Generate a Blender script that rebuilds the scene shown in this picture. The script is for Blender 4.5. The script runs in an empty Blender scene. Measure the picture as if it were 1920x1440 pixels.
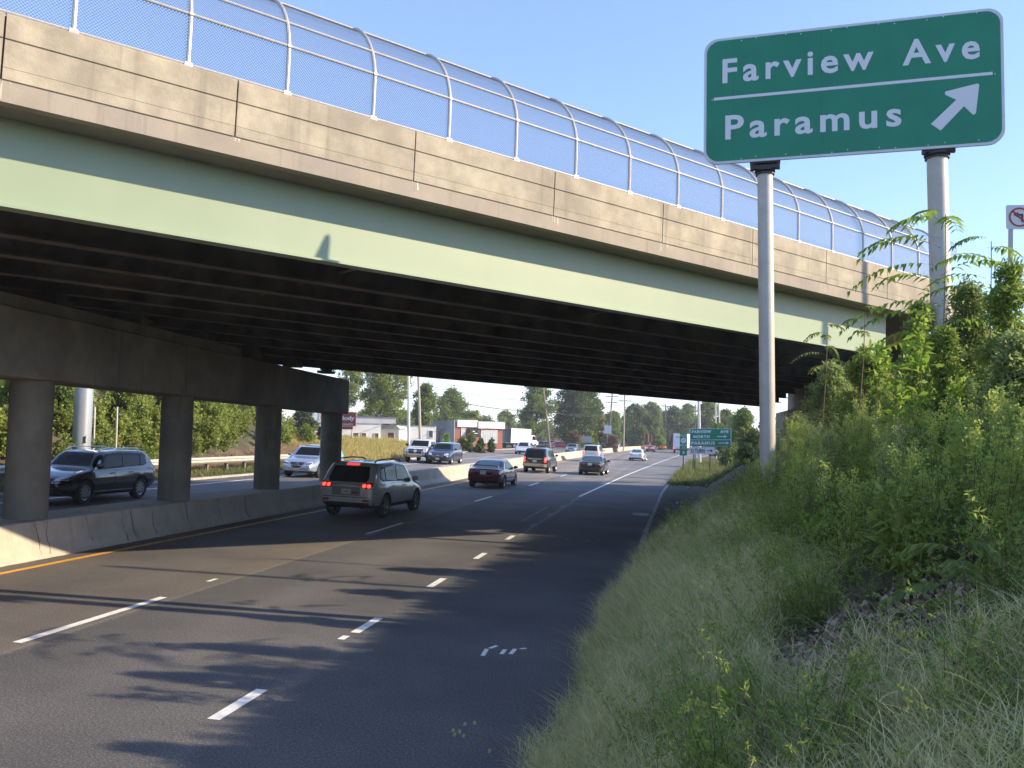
import bpy, math, random
import numpy as np
from mathutils import Vector, Matrix, Quaternion
from mathutils.bvhtree import BVHTree

S = bpy.context.scene
COL = S.collection
# ---------------------------------------------------------------- camera
F = 1590.0; VPX, VPY = 1257.0, 824.0; ROLL = math.radians(2.55); EYE = 2.83
def cam_axes(yaw, pitch, roll):
    f = np.array([-math.sin(yaw)*math.cos(pitch), math.cos(yaw)*math.cos(pitch), math.sin(pitch)])
    r = np.array([math.cos(yaw), math.sin(yaw), 0.0]); u = np.cross(r, f)
    c, s = math.cos(roll), math.sin(roll)
    return r*c+u*s, u*c-r*s, f
AX = cam_axes(math.radians(10.714), math.radians(3.264), ROLL)
CAM = np.array([0, 0, EYE])
cd = bpy.data.cameras.new('camera'); co = bpy.data.objects.new('camera', cd); COL.objects.link(co)
cd.sensor_width = 36; cd.lens = F/1920*36; cd.clip_end = 3000; cd.clip_start = .05
co.matrix_world = Matrix([[AX[0][i], AX[1][i], -AX[2][i], CAM[i]] for i in range(3)]+[[0, 0, 0, 1]])
S.camera = co
# ---------------------------------------------------------------- sky, sun, exposure
SUN_EL = math.radians(27.6); SUN_AZ = math.radians(86.2)          # azimuth clockwise from +Y
W = bpy.data.worlds.new('World'); S.world = W; W.use_nodes = True
nt = W.node_tree; bg = nt.nodes['Background']
sky = nt.nodes.new('ShaderNodeTexSky'); sky.sky_type = 'NISHITA'; sky.sun_disc = False
sky.sun_elevation = SUN_EL; sky.sun_rotation = SUN_AZ; sky.air_density = 1.0; sky.dust_density = 0.3; sky.ozone_density = 4.5
ad = nt.nodes.new('ShaderNodeMix'); ad.data_type = 'RGBA'; ad.blend_type = 'ADD'; ad.inputs['Factor'].default_value = 1; ad.inputs['B'].default_value = (.38, .50, .70, 1)
tm = nt.nodes.new('ShaderNodeMix'); tm.data_type = 'RGBA'; tm.blend_type = 'MULTIPLY'; tm.inputs['Factor'].default_value = 1; tm.inputs['B'].default_value = (1.0, .92, .97, 1)
nt.links.new(sky.outputs[0], tm.inputs['A']); nt.links.new(tm.outputs['Result'], ad.inputs['A']); nt.links.new(ad.outputs['Result'], bg.inputs[0]); bg.inputs[1].default_value = 0.15
sl = bpy.data.lights.new('sun', 'SUN'); so = bpy.data.objects.new('sun', sl); COL.objects.link(so)
sl.energy = 4.2; sl.angle = math.radians(.53); sl.color = (1, .83, .60)
sd = Vector((math.sin(SUN_AZ)*math.cos(SUN_EL), math.cos(SUN_AZ)*math.cos(SUN_EL), math.sin(SUN_EL)))
so.rotation_euler = sd.to_track_quat('Z', 'Y').to_euler()
S.view_settings.view_transform = 'Standard'; S.view_settings.look = 'None'
S.view_settings.exposure = 1.0; S.view_settings.gamma = 1
S.render.engine = 'CYCLES'
S.cycles.max_bounces = 6; S.cycles.diffuse_bounces = 4; S.cycles.glossy_bounces = 3
S.cycles.transparent_max_bounces = 6; S.cycles.transmission_bounces = 3

UP = Vector((-0.034, 0.0129, 0.9993)).normalized()                # plumb line: the road itself is banked
LEANQ = Vector((0, 0, 1)).rotation_difference(UP)
rng = np.random.default_rng(7); random.seed(7)
def ray(x, y): return AX[2]+AX[0]*(x-960)/F-AX[1]*(y-720)/F
def at(x, y, Y): d = ray(x, y); return CAM+d*(Y/d[1])             # point at world depth Y
def onz(x, y, z=0.): d = ray(x, y); return CAM+d*((z-EYE)/d[2])
def onplane(x, y, p0, n):
    d = ray(x, y); n = np.array(n, float); return CAM+d*(((np.array(p0, float)-CAM)@n)/(d@n))

# ---------------------------------------------------------------- materials
MATS = {}
def M(name, c1, c2=None, scale=3., rough=.8, metal=0., bump=0., bscale=40., coord='Object', c3=None, scale3=.4,
      amt3=.5, streak=None, spec=.5, detail=6., emit=None, lo=.35, hi=.65, coat=0.):
    if name in MATS: return MATS[name]
    m = bpy.data.materials.new(name); m.use_nodes = True; MATS[name] = m
    N = m.node_tree.nodes; L = m.node_tree.links; p = N['Principled BSDF']
    p.inputs['Base Color'].default_value = (*c1, 1); p.inputs['Roughness'].default_value = rough
    p.inputs['Metallic'].default_value = metal; p.inputs['Specular IOR Level'].default_value = spec
    if coat: p.inputs['Coat Weight'].default_value = coat; p.inputs['Coat Roughness'].default_value = .06
    tc = N.new('ShaderNodeTexCoord'); vec = tc.outputs['Object']
    if coord == 'World': g = N.new('ShaderNodeNewGeometry'); vec = g.outputs['Position']
    def noise(sc, det=detail, v=vec, ro=.6):
        n = N.new('ShaderNodeTexNoise'); n.inputs['Scale'].default_value = sc; n.inputs['Detail'].default_value = det
        n.inputs['Roughness'].default_value = ro; L.new(v, n.inputs['Vector']); return n.outputs['Fac']
    def ramp(f, a, b, ca, cb):
        r = N.new('ShaderNodeValToRGB'); r.color_ramp.elements[0].position = a; r.color_ramp.elements[1].position = b
        r.color_ramp.elements[0].color = (*ca, 1); r.color_ramp.elements[1].color = (*cb, 1); L.new(f, r.inputs[0]); return r.outputs[0]
    def mix(f, a, b, fac=None):
        x = N.new('ShaderNodeMix'); x.data_type = 'RGBA'
        if fac is None: L.new(f, x.inputs['Factor'])
        else: x.inputs['Factor'].default_value = fac
        L.new(a, x.inputs['A']); 
        if isinstance(b, tuple): x.inputs['B'].default_value = (*b, 1)
        else: L.new(b, x.inputs['B'])
        return x.outputs['Result']
    out = None
    if c2 is not None: out = ramp(noise(scale), lo, hi, c1, c2)
    if c3 is not None:
        f = ramp(noise(scale3), .45, .7, (0, 0, 0), (amt3,)*3); out = mix(f, out, c3)
    if streak is not None:      # vertical run-off stains
        mp = N.new('ShaderNodeMapping'); mp.inputs['Scale'].default_value = (streak[1], streak[1], .35*streak[2] if len(streak) > 2 else .35)
        L.new(vec, mp.inputs['Vector']); f = ramp(noise(1., 5, mp.outputs[0]), .56, .74, (0, 0, 0), (.75,)*3); out = mix(f, out, streak[0])
    if out is not None: L.new(out, p.inputs['Base Color'])
    if bump:
        b = N.new('ShaderNodeBump'); b.inputs['Strength'].default_value = bump; b.inputs['Distance'].default_value = .02
        L.new(noise(bscale, 4), b.inputs['Height']); L.new(b.outputs[0], p.inputs['Normal'])
    if emit: p.inputs['Emission Color'].default_value = (*emit[0], 1); p.inputs['Emission Strength'].default_value = emit[1]
    return m
def leafmat(name, ca, cb, trans=.35, rough=.55):
    """leaf: colour runs from ca to cb by the per-leaf attribute 'tint'"""
    if name in MATS: return MATS[name]
    m = bpy.data.materials.new(name); m.use_nodes = True; MATS[name] = m
    N = m.node_tree.nodes; L = m.node_tree.links; p = N['Principled BSDF']; o = N['Material Output']
    a = N.new('ShaderNodeAttribute'); a.attribute_name = 'tint'
    x = N.new('ShaderNodeMix'); x.data_type = 'RGBA'; x.inputs['A'].default_value = (*ca, 1); x.inputs['B'].default_value = (*cb, 1)
    L.new(a.outputs['Fac'], x.inputs['Factor'])
    L.new(x.outputs['Result'], p.inputs['Base Color']); p.inputs['Roughness'].default_value = rough; p.inputs['Specular IOR Level'].default_value = .3
    t = N.new('ShaderNodeBsdfTranslucent'); L.new(x.outputs['Result'], t.inputs['Color'])
    ms = N.new('ShaderNodeMixShader'); ms.inputs[0].default_value = trans
    L.new(p.outputs[0], ms.inputs[1]); L.new(t.outputs[0], ms.inputs[2]); L.new(ms.outputs[0], o.inputs['Surface'])
    return m

# ---------------------------------------------------------------- object helpers
def tag(o, label=None, cat=None, group=None, kind=None):
    if label: o['label'] = label
    if cat: o['category'] = cat
    if group: o['group'] = group
    if kind: o['kind'] = kind
    return o
def empty(name, loc=(0, 0, 0), rz=0., lean=False, scale=1.):
    o = bpy.data.objects.new(name, None); COL.objects.link(o); o.empty_display_size = .2
    q = Quaternion((0, 0, 1), rz)
    if lean: q = LEANQ @ q
    o.matrix_world = Matrix.LocRotScale(Vector(loc), q, Vector((scale,)*3)); return o
def link(name, me, mats, parent=None):
    for m in (mats if isinstance(mats, (list, tuple)) else [mats]): me.materials.append(m)
    o = bpy.data.objects.new(name, me); COL.objects.link(o)
    if parent: o.parent = parent
    return o
def kids(o): return [c for c in bpy.data.objects if c.parent == o]
def copy_tree(o, parent=None, cache={}):
    c = o.copy(); COL.objects.link(c)
    if parent: c.parent = parent
    for k in list(o.children): copy_tree(k, c)
    return c
def npmesh(name, V, Fq, mats, parent=None, tint=None, smooth=False, n=4):
    """V (k,3), Fq (m,n) faces"""
    me = bpy.data.meshes.new(name); V = np.asarray(V, np.float32); Fq = np.asarray(Fq, np.int32)
    me.vertices.add(len(V)); me.vertices.foreach_set('co', V.ravel())
    me.loops.add(Fq.size); me.loops.foreach_set('vertex_index', Fq.ravel())
    me.polygons.add(len(Fq)); me.polygons.foreach_set('loop_start', np.arange(0, Fq.size, n, dtype=np.int32))
    if smooth: me.polygons.foreach_set('use_smooth', np.ones(len(Fq), bool))
    me.update(calc_edges=True)
    if tint is not None:
        a = me.attributes.new('tint', 'FLOAT', 'POINT'); a.data.foreach_set('value', np.asarray(tint, np.float32))
    return link(name, me, mats, parent)
class MB:
    def __init__(s): s.v = []; s.f = []; s.mi = []; s.cur = 0
    def add(s, vs, fs):
        b = len(s.v); s.v += [tuple(map(float, p)) for p in vs]; s.f += [tuple(i+b for i in f) for f in fs]; s.mi += [s.cur]*len(fs); return s
    def box(s, c, d, R=None):
        vs = [Vector(((i & 1)-.5, ((i >> 1) & 1)-.5, (i >> 2)-.5))*1 for i in range(8)]
        vs = [Vector((p.x*d[0], p.y*d[1], p.z*d[2])) for p in vs]
        if R is not None: vs = [R @ p for p in vs]
        return s.add([p+Vector(c) for p in vs], [(0, 2, 3, 1), (4, 5, 7, 6), (0, 1, 5, 4), (2, 6, 7, 3), (0, 4, 6, 2), (1, 3, 7, 5)])
    def tube(s, path, rad, n=8, cap=True):
        P = [Vector(p) for p in path]; rad = rad if isinstance(rad, (list, tuple)) else [rad]*len(P); vs = []; fs = []
        up = Vector((0, 0, 1)) if abs((P[-1]-P[0]).normalized().z) < .9 else Vector((1, 0, 0))
        for i, p in enumerate(P):
            t = (P[min(i+1, len(P)-1)]-P[max(i-1, 0)]).normalized(); a = t.cross(up).normalized(); b = t.cross(a)
            for k in range(n):
                w = 2*math.pi*k/n; vs.append(p+(a*math.cos(w)+b*math.sin(w))*rad[i])
        for i in range(len(P)-1):
            for k in range(n): fs.append((i*n+k, i*n+(k+1) % n, (i+1)*n+(k+1) % n, (i+1)*n+k))
        if cap: fs += [tuple(range(n)), tuple(reversed(range((len(P)-1)*n, len(P)*n)))]
        return s.add(vs, fs)
    def prism(s, poly, frame, d0, d1):
        """poly in frame's (a,b) plane swept along its third axis from d0 to d1; frame=(origin,a,b,c)"""
        o, a, b, c = [Vector(x) for x in frame]; n = len(poly)
        vs = [o+a*p[0]+b*p[1]+c*d0 for p in poly]+[o+a*p[0]+b*p[1]+c*d1 for p in poly]
        return s.add(vs, [tuple(reversed(range(n))), tuple(range(n, 2*n))]+[(i, (i+1) % n, n+(i+1) % n, n+i) for i in range(n)])
    def sweep(s, prof, path_pts, frames):
        """prof list of (a,b); each frame (o,a,b)"""
        n = len(prof); vs = []; fs = []
        for o, a, b in frames: vs += [Vector(o)+Vector(a)*p[0]+Vector(b)*p[1] for p in prof]
        for i in range(len(frames)-1):
            for k in range(n): fs.append((i*n+k, i*n+(k+1) % n, (i+1)*n+(k+1) % n, (i+1)*n+k))
        m = len(frames); fs += [tuple(range(n)), tuple(reversed(range((m-1)*n, m*n)))]
        return s.add(vs, fs)
    def build(s, name, mats, parent=None, smooth=False, bevel=0.):
        me = bpy.data.meshes.new(name); me.from_pydata(s.v, [], s.f)
        me.polygons.foreach_set('material_index', s.mi)
        import bmesh
        bm = bmesh.new(); bm.from_mesh(me); bmesh.ops.recalc_face_normals(bm, faces=bm.faces)
        bm.to_mesh(me); bm.free()
        if smooth: me.polygons.foreach_set('use_smooth', [True]*len(me.polygons)); me.set_sharp_from_angle(angle=math.radians(35))
        o = link(name, me, mats, parent)
        if bevel:
            b = o.modifiers.new('bevel', 'BEVEL'); b.width = bevel; b.segments = 1; b.limit_method = 'ANGLE'
        return o
def textmesh(s, mat, parent, frame, box, depth=.004, bold=.0, spacing=1.15, name='lettering', fit='both'):
    """flat letters fitted into box (a0,b0,a1,b1) of frame (origin,a,b,c)"""
    cu = bpy.data.curves.new('t', 'FONT'); cu.body = s; cu.size = 1; cu.offset = bold; cu.space_character = spacing; cu.fill_mode = 'FRONT'
    cu.resolution_u = 3
    o = bpy.data.objects.new('t', cu); COL.objects.link(o)
    dg = bpy.context.evaluated_depsgraph_get(); me = bpy.data.meshes.new_from_object(o.evaluated_get(dg)); bpy.data.objects.remove(o)
    V = np.empty(len(me.vertices)*3); me.vertices.foreach_get('co', V); V = V.reshape(-1, 3)
    lo, hi = V.min(0), V.max(0); a0, b0, a1, b1 = box
    u = (V[:, 0]-lo[0])/(hi[0]-lo[0])*(a1-a0)+a0; v = (V[:, 1]-lo[1])/(hi[1]-lo[1])*(b1-b0)+b0
    O, A, B, C = [np.array(x, float) for x in frame]
    P = O+u[:, None]*A+v[:, None]*B+C*depth
    me.vertices.foreach_set('co', P.ravel()); me.materials.clear(); me.update()
    return link(name, me, mat, parent)
# ---------------------------------------------------------------- lay of the land
def ip(Y, k): return np.interp(Y, [a for a, b in k], [b for a, b in k])
K_MED = [(-60, 0), (70, 0), (100, .15), (141, .8), (199, 3), (300, 9.5), (400, 18), (800, 70)]
K_CURB = [(-60, -.72), (24, -.7), (33, -.56), (45, -.37), (71, .65), (104, 2.2), (128, 3.4), (164, 7), (300, 16), (800, 80)]
K_L1 = [(-60, -7.8), (24, -7.74), (34, -7.62), (47, -7.4), (60, -7.22), (91, -6.41), (112, -5.66), (167, -3.0), (300, 4.5), (800, 65)]
K_SOL = [(39, -4.08), (63, -3.24), (99, -1.54), (164, 1.9), (300, 9.8), (400, 18.5)]
K_LEFT = [(-60, -21.0), (50, -21.1), (66, -22), (85, -23.8), (119, -26.8), (142, -26), (197, -24.5), (257, -20), (323, -17), (800, 40)]
def ss(a, b, x): t = np.clip((x-a)/(b-a), 0, 1); return t*t*(3-2*t)
def vnoise(x, y): return np.sin(x*1.7+.6*np.sin(y*1.3))*np.cos(y*1.9+.8*np.sin(x*1.1))
def ground_h(X, Y):
    X = np.asarray(X, float); Y = np.asarray(Y, float)
    u = X-ip(Y, K_CURB); v = ip(Y, K_LEFT)-X
    up = np.clip(u, 0, None)
    near = .95*(1-np.exp(-up/.75))+.56*up
    near = 5.6*(1-np.exp(-near/6.2))*1.16
    shelf = .14*ss(0, .15, u)+.72*np.clip(u-2.3, 0, None); shelf = np.minimum(shelf, 5.2)
    far = .14*ss(0, .15, u)+.16*np.clip(u-3., 0, None); far = np.minimum(far, 2.2)
    m = ss(14, 21, Y); hR = near*(1-m)+shelf*m; m2 = ss(50, 66, Y); hR = hR*(1-m2)+far*m2
    hR = hR*(1-ss(40, 90, X)*.6)
    vv = np.clip(v, 0, None)
    bank = .14*ss(0, .15, v)+.55*np.clip(vv-3.2, 0, 9.5)
    lot = .14*ss(0, .15, v)+1.0*ss(.5, 11, v)
    mb = ss(52, 72, Y); hL = bank*(1-mb)+lot*mb; hL = hL*(1-.75*ss(126, 140, Y))
    hL = hL*(1-ss(50, 120, v)*.5)
    h = np.where(u > 0, hR, np.where(v > 0, hL, -.03))
    h = h+np.where((u > .3) | (v > .3), .035*vnoise(X*1.3, Y*1.3)+.02*vnoise(X*4, Y*4), 0)
    return h
gx = np.unique(np.concatenate([np.linspace(-600, -60, 30), np.linspace(-60, -20, 90), np.linspace(-20, -1, 14), np.linspace(-1, 12, 105), np.linspace(12, 60, 50), np.linspace(60, 600, 30)]))
gy = np.unique(np.concatenate([np.linspace(-300, -10, 12), np.linspace(-10, 50, 180), np.linspace(50, 140, 110), np.linspace(140, 340, 60), np.linspace(340, 1200, 20)]))
GX, GY = np.meshgrid(gx, gy); GZ = ground_h(GX, GY)
V = np.stack([GX, GY, GZ], -1).reshape(-1, 3); nx = len(gx); i = np.arange(len(gy)-1)[:, None]*nx+np.arange(nx-1)[None]
FQ = np.stack([i, i+1, i+nx+1, i+nx], -1).reshape(-1, 4)
m_soil = M('soil', (.05, .038, .026), (.12, .095, .055), scale=1.1, rough=.95, bump=.7, bscale=14, coord='World', c3=(.055, .075, .02), scale3=.35, amt3=.7)
tag(npmesh('ground', V, FQ, m_soil, smooth=True), kind='structure')

# ---------------------------------------------------------------- road
def asphalt():
    m = M('asphalt', (.094, .093, .094), (.146, .143, .140), scale=.35, rough=.82, coord='World', bump=.55, bscale=85, spec=.35)
    N = m.node_tree.nodes; L = m.node_tree.links; p = N['Principled BSDF']
    base = p.inputs['Base Color'].links[0].from_socket
    g = N.new('ShaderNodeNewGeometry'); sp = N.new('ShaderNodeSeparateXYZ'); L.new(g.outputs['Position'], sp.inputs[0])
    def mul(a, val_socket):
        x = N.new('ShaderNodeMix'); x.data_type = 'RGBA'; x.blend_type = 'MULTIPLY'; x.inputs['Factor'].default_value = 1
        L.new(a, x.inputs['A']); L.new(val_socket, x.inputs['B']); return x.outputs['Result']
    # paving passes: a browner, paler pass in the lane beside the median
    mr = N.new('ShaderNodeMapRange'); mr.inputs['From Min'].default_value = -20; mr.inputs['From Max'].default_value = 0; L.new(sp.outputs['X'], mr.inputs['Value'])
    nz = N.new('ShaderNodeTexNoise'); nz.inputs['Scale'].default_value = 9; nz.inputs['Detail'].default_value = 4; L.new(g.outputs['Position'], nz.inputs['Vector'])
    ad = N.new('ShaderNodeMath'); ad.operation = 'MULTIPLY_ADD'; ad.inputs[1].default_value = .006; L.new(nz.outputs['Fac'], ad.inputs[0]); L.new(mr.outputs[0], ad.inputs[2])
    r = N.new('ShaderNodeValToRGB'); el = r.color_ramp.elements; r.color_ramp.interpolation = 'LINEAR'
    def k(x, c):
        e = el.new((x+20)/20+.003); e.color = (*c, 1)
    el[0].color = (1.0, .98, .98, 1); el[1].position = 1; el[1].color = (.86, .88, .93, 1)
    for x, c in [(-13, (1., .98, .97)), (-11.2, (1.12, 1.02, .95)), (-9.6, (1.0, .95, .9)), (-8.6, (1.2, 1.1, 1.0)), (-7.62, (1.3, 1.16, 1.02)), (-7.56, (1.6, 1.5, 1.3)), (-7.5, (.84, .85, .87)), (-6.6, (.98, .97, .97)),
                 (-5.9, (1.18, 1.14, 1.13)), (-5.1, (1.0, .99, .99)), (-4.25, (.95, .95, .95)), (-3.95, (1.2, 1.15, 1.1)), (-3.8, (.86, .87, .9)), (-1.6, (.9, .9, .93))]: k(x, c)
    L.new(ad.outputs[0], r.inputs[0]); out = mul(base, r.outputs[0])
    # stone grain
    n2 = N.new('ShaderNodeTexNoise'); n2.inputs['Scale'].default_value = 44; n2.inputs['Detail'].default_value = 3; n2.inputs['Roughness'].default_value = .8; L.new(g.outputs['Position'], n2.inputs['Vector'])
    r2 = N.new('ShaderNodeValToRGB'); e2 = r2.color_ramp.elements; e2[0].position = .3; e2[0].color = (.42, .42, .43, 1); e2[1].position = .74; e2[1].color = (2.3, 2.25, 2.15, 1); e2.new(.52).color = (.92, .92, .92, 1)
    L.new(n2.outputs['Fac'], r2.inputs[0]); out = mul(out, r2.outputs[0])
    # the old road surface further on is paler
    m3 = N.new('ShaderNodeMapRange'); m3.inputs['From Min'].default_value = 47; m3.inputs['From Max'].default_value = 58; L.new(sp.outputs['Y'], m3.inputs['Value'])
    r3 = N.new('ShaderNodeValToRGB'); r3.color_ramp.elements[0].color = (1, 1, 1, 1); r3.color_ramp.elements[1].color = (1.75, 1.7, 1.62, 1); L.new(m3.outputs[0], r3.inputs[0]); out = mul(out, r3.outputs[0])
    L.new(out, p.inputs['Base Color']); return m
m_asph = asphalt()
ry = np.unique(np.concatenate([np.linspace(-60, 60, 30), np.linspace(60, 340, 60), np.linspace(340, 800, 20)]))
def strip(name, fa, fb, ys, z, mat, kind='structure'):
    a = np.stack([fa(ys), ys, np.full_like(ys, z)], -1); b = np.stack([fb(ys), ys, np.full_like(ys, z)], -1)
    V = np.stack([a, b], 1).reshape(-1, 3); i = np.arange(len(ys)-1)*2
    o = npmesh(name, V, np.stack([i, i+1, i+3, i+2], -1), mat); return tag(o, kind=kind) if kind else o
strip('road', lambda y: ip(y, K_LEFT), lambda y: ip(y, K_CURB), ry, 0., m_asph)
m_white = M('white_paint', (.60, .60, .57), (.80, .79, .75), scale=9, rough=.6, coord='World', lo=.3, hi=.5)
m_worn = M('worn_paint', (.09, .09, .09), (.34, .34, .33), scale=14, rough=.7, coord='World', lo=.45, hi=.62)
m_yel = M('yellow_paint', (.62, .30, .03), (.80, .42, .05), scale=6, rough=.6, coord='World')
mk = MB(); mw = MB(); my = MB()
def seg(mb, f, y0, y1, w, z=.004, n=1):
    ys = np.linspace(y0, y1, n+1); vs = []
    for y in ys: x = float(f(y)); vs += [(x-w/2, y, z), (x+w/2, y, z)]
    mb.add(vs, [(2*i, 2*i+1, 2*i+3, 2*i+2) for i in range(n)])
for k in range(0, 24): seg(mk, lambda y: ip(y, K_L1), 9.25+12.1*k, 12.3+12.1*k, .13)
for k in range(5): seg(mk, lambda y: -4.15, 7.54+3.66*k, 8.52+3.66*k, .13)
seg(mk, lambda y: -4.19, 10.79, 11.0, .1); seg(mk, lambda y: -7.84, 13.75, 14.05, .08)
seg(mk, lambda y: ip(y, K_SOL), 39.5, 300, .13, n=40)
for k in range(5, 11): seg(mw, lambda y: -4.1, 7.54+3.66*k, 8.3+3.66*k, .13)
seg(mw, lambda y: -4.0, 23, 39, .06, n=4); seg(mw, lambda y: -4.6, 27, 33, .08)
for a in [(905, 1230, 913, 1217), (918, 1216, 932, 1211), (940, 1227, 947, 1218), (957, 1227, 966, 1217), (975, 1217, 987, 1216),
          (1060, 1012, 1066, 1010), (1087, 1014, 1095, 1013), (1100, 1015, 1104, 1013), (1118, 1013, 1123, 1012)]:
    p, q = onz(a[0], a[1]), onz(a[2], a[3]); d = q-p; l = np.linalg.norm(d); nrm = np.array([-d[1], d[0], 0])/l*.028
    (mk if a[1] > 1100 else mw).add([p-nrm+[0, 0, .004], p+nrm+[0, 0, .004], q+nrm+[0, 0, .004], q-nrm+[0, 0, .004]], [(0, 1, 2, 3)])
K_Y = [(-60, -11.3), (16, -11.3), (26, -11.12), (46, -11.08), (800, -11.08)]
seg(my, lambda y: ip(y, K_Y)+ip(y, K_MED), -20, 300, .15, n=60)
seg(my, lambda y: -14.0+ip(y, K_MED), -20, 300, .13, z=.0045, n=60)
for k in range(0, 22): seg(mk, lambda y: -17.3+ip(y, K_MED)*.9, 3+12.1*k, 6.05+12.1*k, .13)
seg(mk, lambda y: max(-19.9, ip(y, K_LEFT)+1.0)+ip(y, K_MED)*.8, -20, 130, .13, n=30)
for mb, mat, nm in ((mk, m_white, 'white_road_marking'), (mw, m_worn, 'worn_road_marking'), (my, m_yel, 'yellow_road_line')):
    tag(mb.build(nm, mat), kind='structure')
# kerbs
m_curb = M('curb_concrete', (.30, .28, .25), (.42, .40, .36), scale=4, rough=.9, coord='World', bump=.3)
def curb(name, f, side, y0, y1, n, h=.13):
    mb = MB(); fr = [((float(f(y)), y, 0), (side, 0, 0), (0, 0, 1)) for y in np.linspace(y0, y1, n)]
    mb.sweep([(0, -.05), (.02, h), (.15, h+.005), (.15, -.05)], None, fr); return tag(mb.build(name, m_curb), kind='structure')
curb('right_kerb', lambda y: ip(y, K_CURB)-.02, 1, -10, 250, 60)
curb('left_kerb', lambda y: ip(y, K_LEFT)+.02, -1, -10, 320, 60)

# ---------------------------------------------------------------- overpass
BD = np.array([.6699, .7425, 0]); BN = np.array([.7425, -.6699, 0])
def B(s, n, z): return BD*s+BN*n+np.array([0, 0, z])
ZI = [5.30, 5.30, 5.31, 5.28, 5.28, 5.27, 5.20, 5.13, 5.03, 4.88]
NI = [-12.05-1.9*i for i in range(10)]
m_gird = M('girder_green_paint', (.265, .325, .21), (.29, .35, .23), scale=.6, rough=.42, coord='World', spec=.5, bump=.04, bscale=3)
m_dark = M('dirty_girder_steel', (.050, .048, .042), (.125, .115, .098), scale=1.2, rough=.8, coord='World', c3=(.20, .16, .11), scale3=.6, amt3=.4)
m_par = M('parapet_concrete', (.31, .265, .195), (.445, .385, .285), scale=2.6, rough=.9, coord='World', c3=(.24, .21, .17), scale3=.7, amt3=.8, streak=((.19, .165, .13), 4., .6), bump=.25, bscale=30, detail=9)
m_edge = M('deck_edge_concrete', (.29, .245, .195), (.37, .315, .245), scale=1.2, rough=.9, coord='World', c3=(.26, .24, .21), scale3=.7, amt3=.6, streak=((.17, .155, .13), 7.), bump=.12, bscale=25)
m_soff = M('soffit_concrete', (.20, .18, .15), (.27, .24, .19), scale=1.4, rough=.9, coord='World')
m_pier = M('pier_concrete', (.20, .175, .135), (.28, .245, .19), scale=1.6, rough=.9, coord='World', c3=(.13, .115, .10), scale3=.5, amt3=.7, streak=((.10, .09, .08), 2.5), bump=.25, bscale=22)
m_barr = M('barrier_concrete', (.40, .35, .28), (.52, .455, .36), scale=1.5, rough=.85, coord='World', c3=(.36, .33, .29), scale3=.7, amt3=.5, streak=((.27, .24, .2), 3.), bump=.2, bscale=30)
m_joint = M('joint_filler', (.10, .085, .065), rough=.9); m_crack = M('crack_stain', (.10, .08, .062), (.18, .15, .12), scale=8, rough=.95, coord='World')
m_lime = M('lime_deposit', (.42, .37, .30), (.58, .52, .43), scale=12, rough=.9, coord='World')
S0, S1 = -44., 48.
over = empty('overpass', B(0, -12, 0)); tag(over, 'highway overpass with tan concrete parapet and pale green steel girder crossing the road', 'bridge')
XE = lambda n: (7.6-.7425*n)/.6699
def bprism(mb, prof, s0=S0, s1=S1):                                  # profile in (n,z), swept along the bridge
    vs = [Vector(B(s(n) if callable(s) else s, n, z))-over.location for s in (s0, s1) for n, z in prof]; k = len(prof)
    mb.add(vs, [tuple(range(k)), tuple(reversed(range(k, 2*k)))]+[(i, (i+1) % k, k+(i+1) % k, k+i) for i in range(k)])
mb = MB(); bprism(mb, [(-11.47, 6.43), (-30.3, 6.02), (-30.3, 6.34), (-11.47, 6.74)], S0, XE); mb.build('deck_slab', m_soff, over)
# parapet: solid backing, then panels between the vertical joints, then the deck edge band
mb = MB(); bprism(mb, [(-11.44, 6.74), (-11.44, 7.44), (-11.70, 7.44), (-11.70, 6.74)], S0, 24.6); mb.build('parapet_core', m_joint, over)
sj = [float(onplane(x, y, BN*-11.4, BN)@BD) for x, y in ((447, 152), (780, 250), (1041, 327), (1244, 384), (1412, 432), (1550, 473))]
js = [sj[0]-2.75*k for k in range(12, 0, -1)]+sj+[sj[-1]+2.75*k for k in range(1, 4)]
for a, b in zip(js[:-1], js[1:]):
    mb = MB(); g = .011
    bprism(mb, [(-11.40, 6.685), (-11.40, 6.82), (-11.406, 6.823), (-11.40, 6.826), (-11.40, 7.148), (-11.418, 7.152), (-11.418, 7.168), (-11.40, 7.172), (-11.40, 7.455), (-11.415, 7.47), (-11.72, 7.47), (-11.72, 6.685)], a+g, b-g)
    mb.build('parapet_panel', m_par, over)
mb = MB(); bprism(mb, [(-11.385, 6.41), (-11.385, 6.655), (-11.42, 6.67), (-11.42, 6.684), (-11.75, 6.684), (-11.75, 6.55), (-11.55, 6.41)], S0, 24.6); mb.build('deck_edge', m_edge, over)
for s in sj+[sj[0]-2.75]:
    mb = MB()
    for q in range(4):
        w = random.uniform(.004, .018); x = s+random.gauss(0, .05); z1 = 6.66; z0 = z1-random.uniform(.05, .24)
        P = [B(x-w, -11.383, z1), B(x+w, -11.383, z1), B(x+w*.5+random.uniform(-.03, .03), -11.383, z0), B(x-w*.4, -11.383, z0+.02)]
        mb.add([Vector(p)-over.location for p in P], [(0, 1, 2, 3)])
    mb.build('lime_stain', m_lime, over)
def ibeam(nc, zb, zt, s0, s1, fw=.34, ft=.035, wt=.02):
    mb = MB(); bprism(mb, [(nc-wt/2, zb+ft), (nc+wt/2, zb+ft), (nc+wt/2, zt), (nc-wt/2, zt)], s0, s1)
    bprism(mb, [(nc-fw/2, zb), (nc+fw/2, zb), (nc+fw/2, zb+ft-.001), (nc-fw/2, zb+ft-.001)], s0, s1)
    return mb
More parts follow.
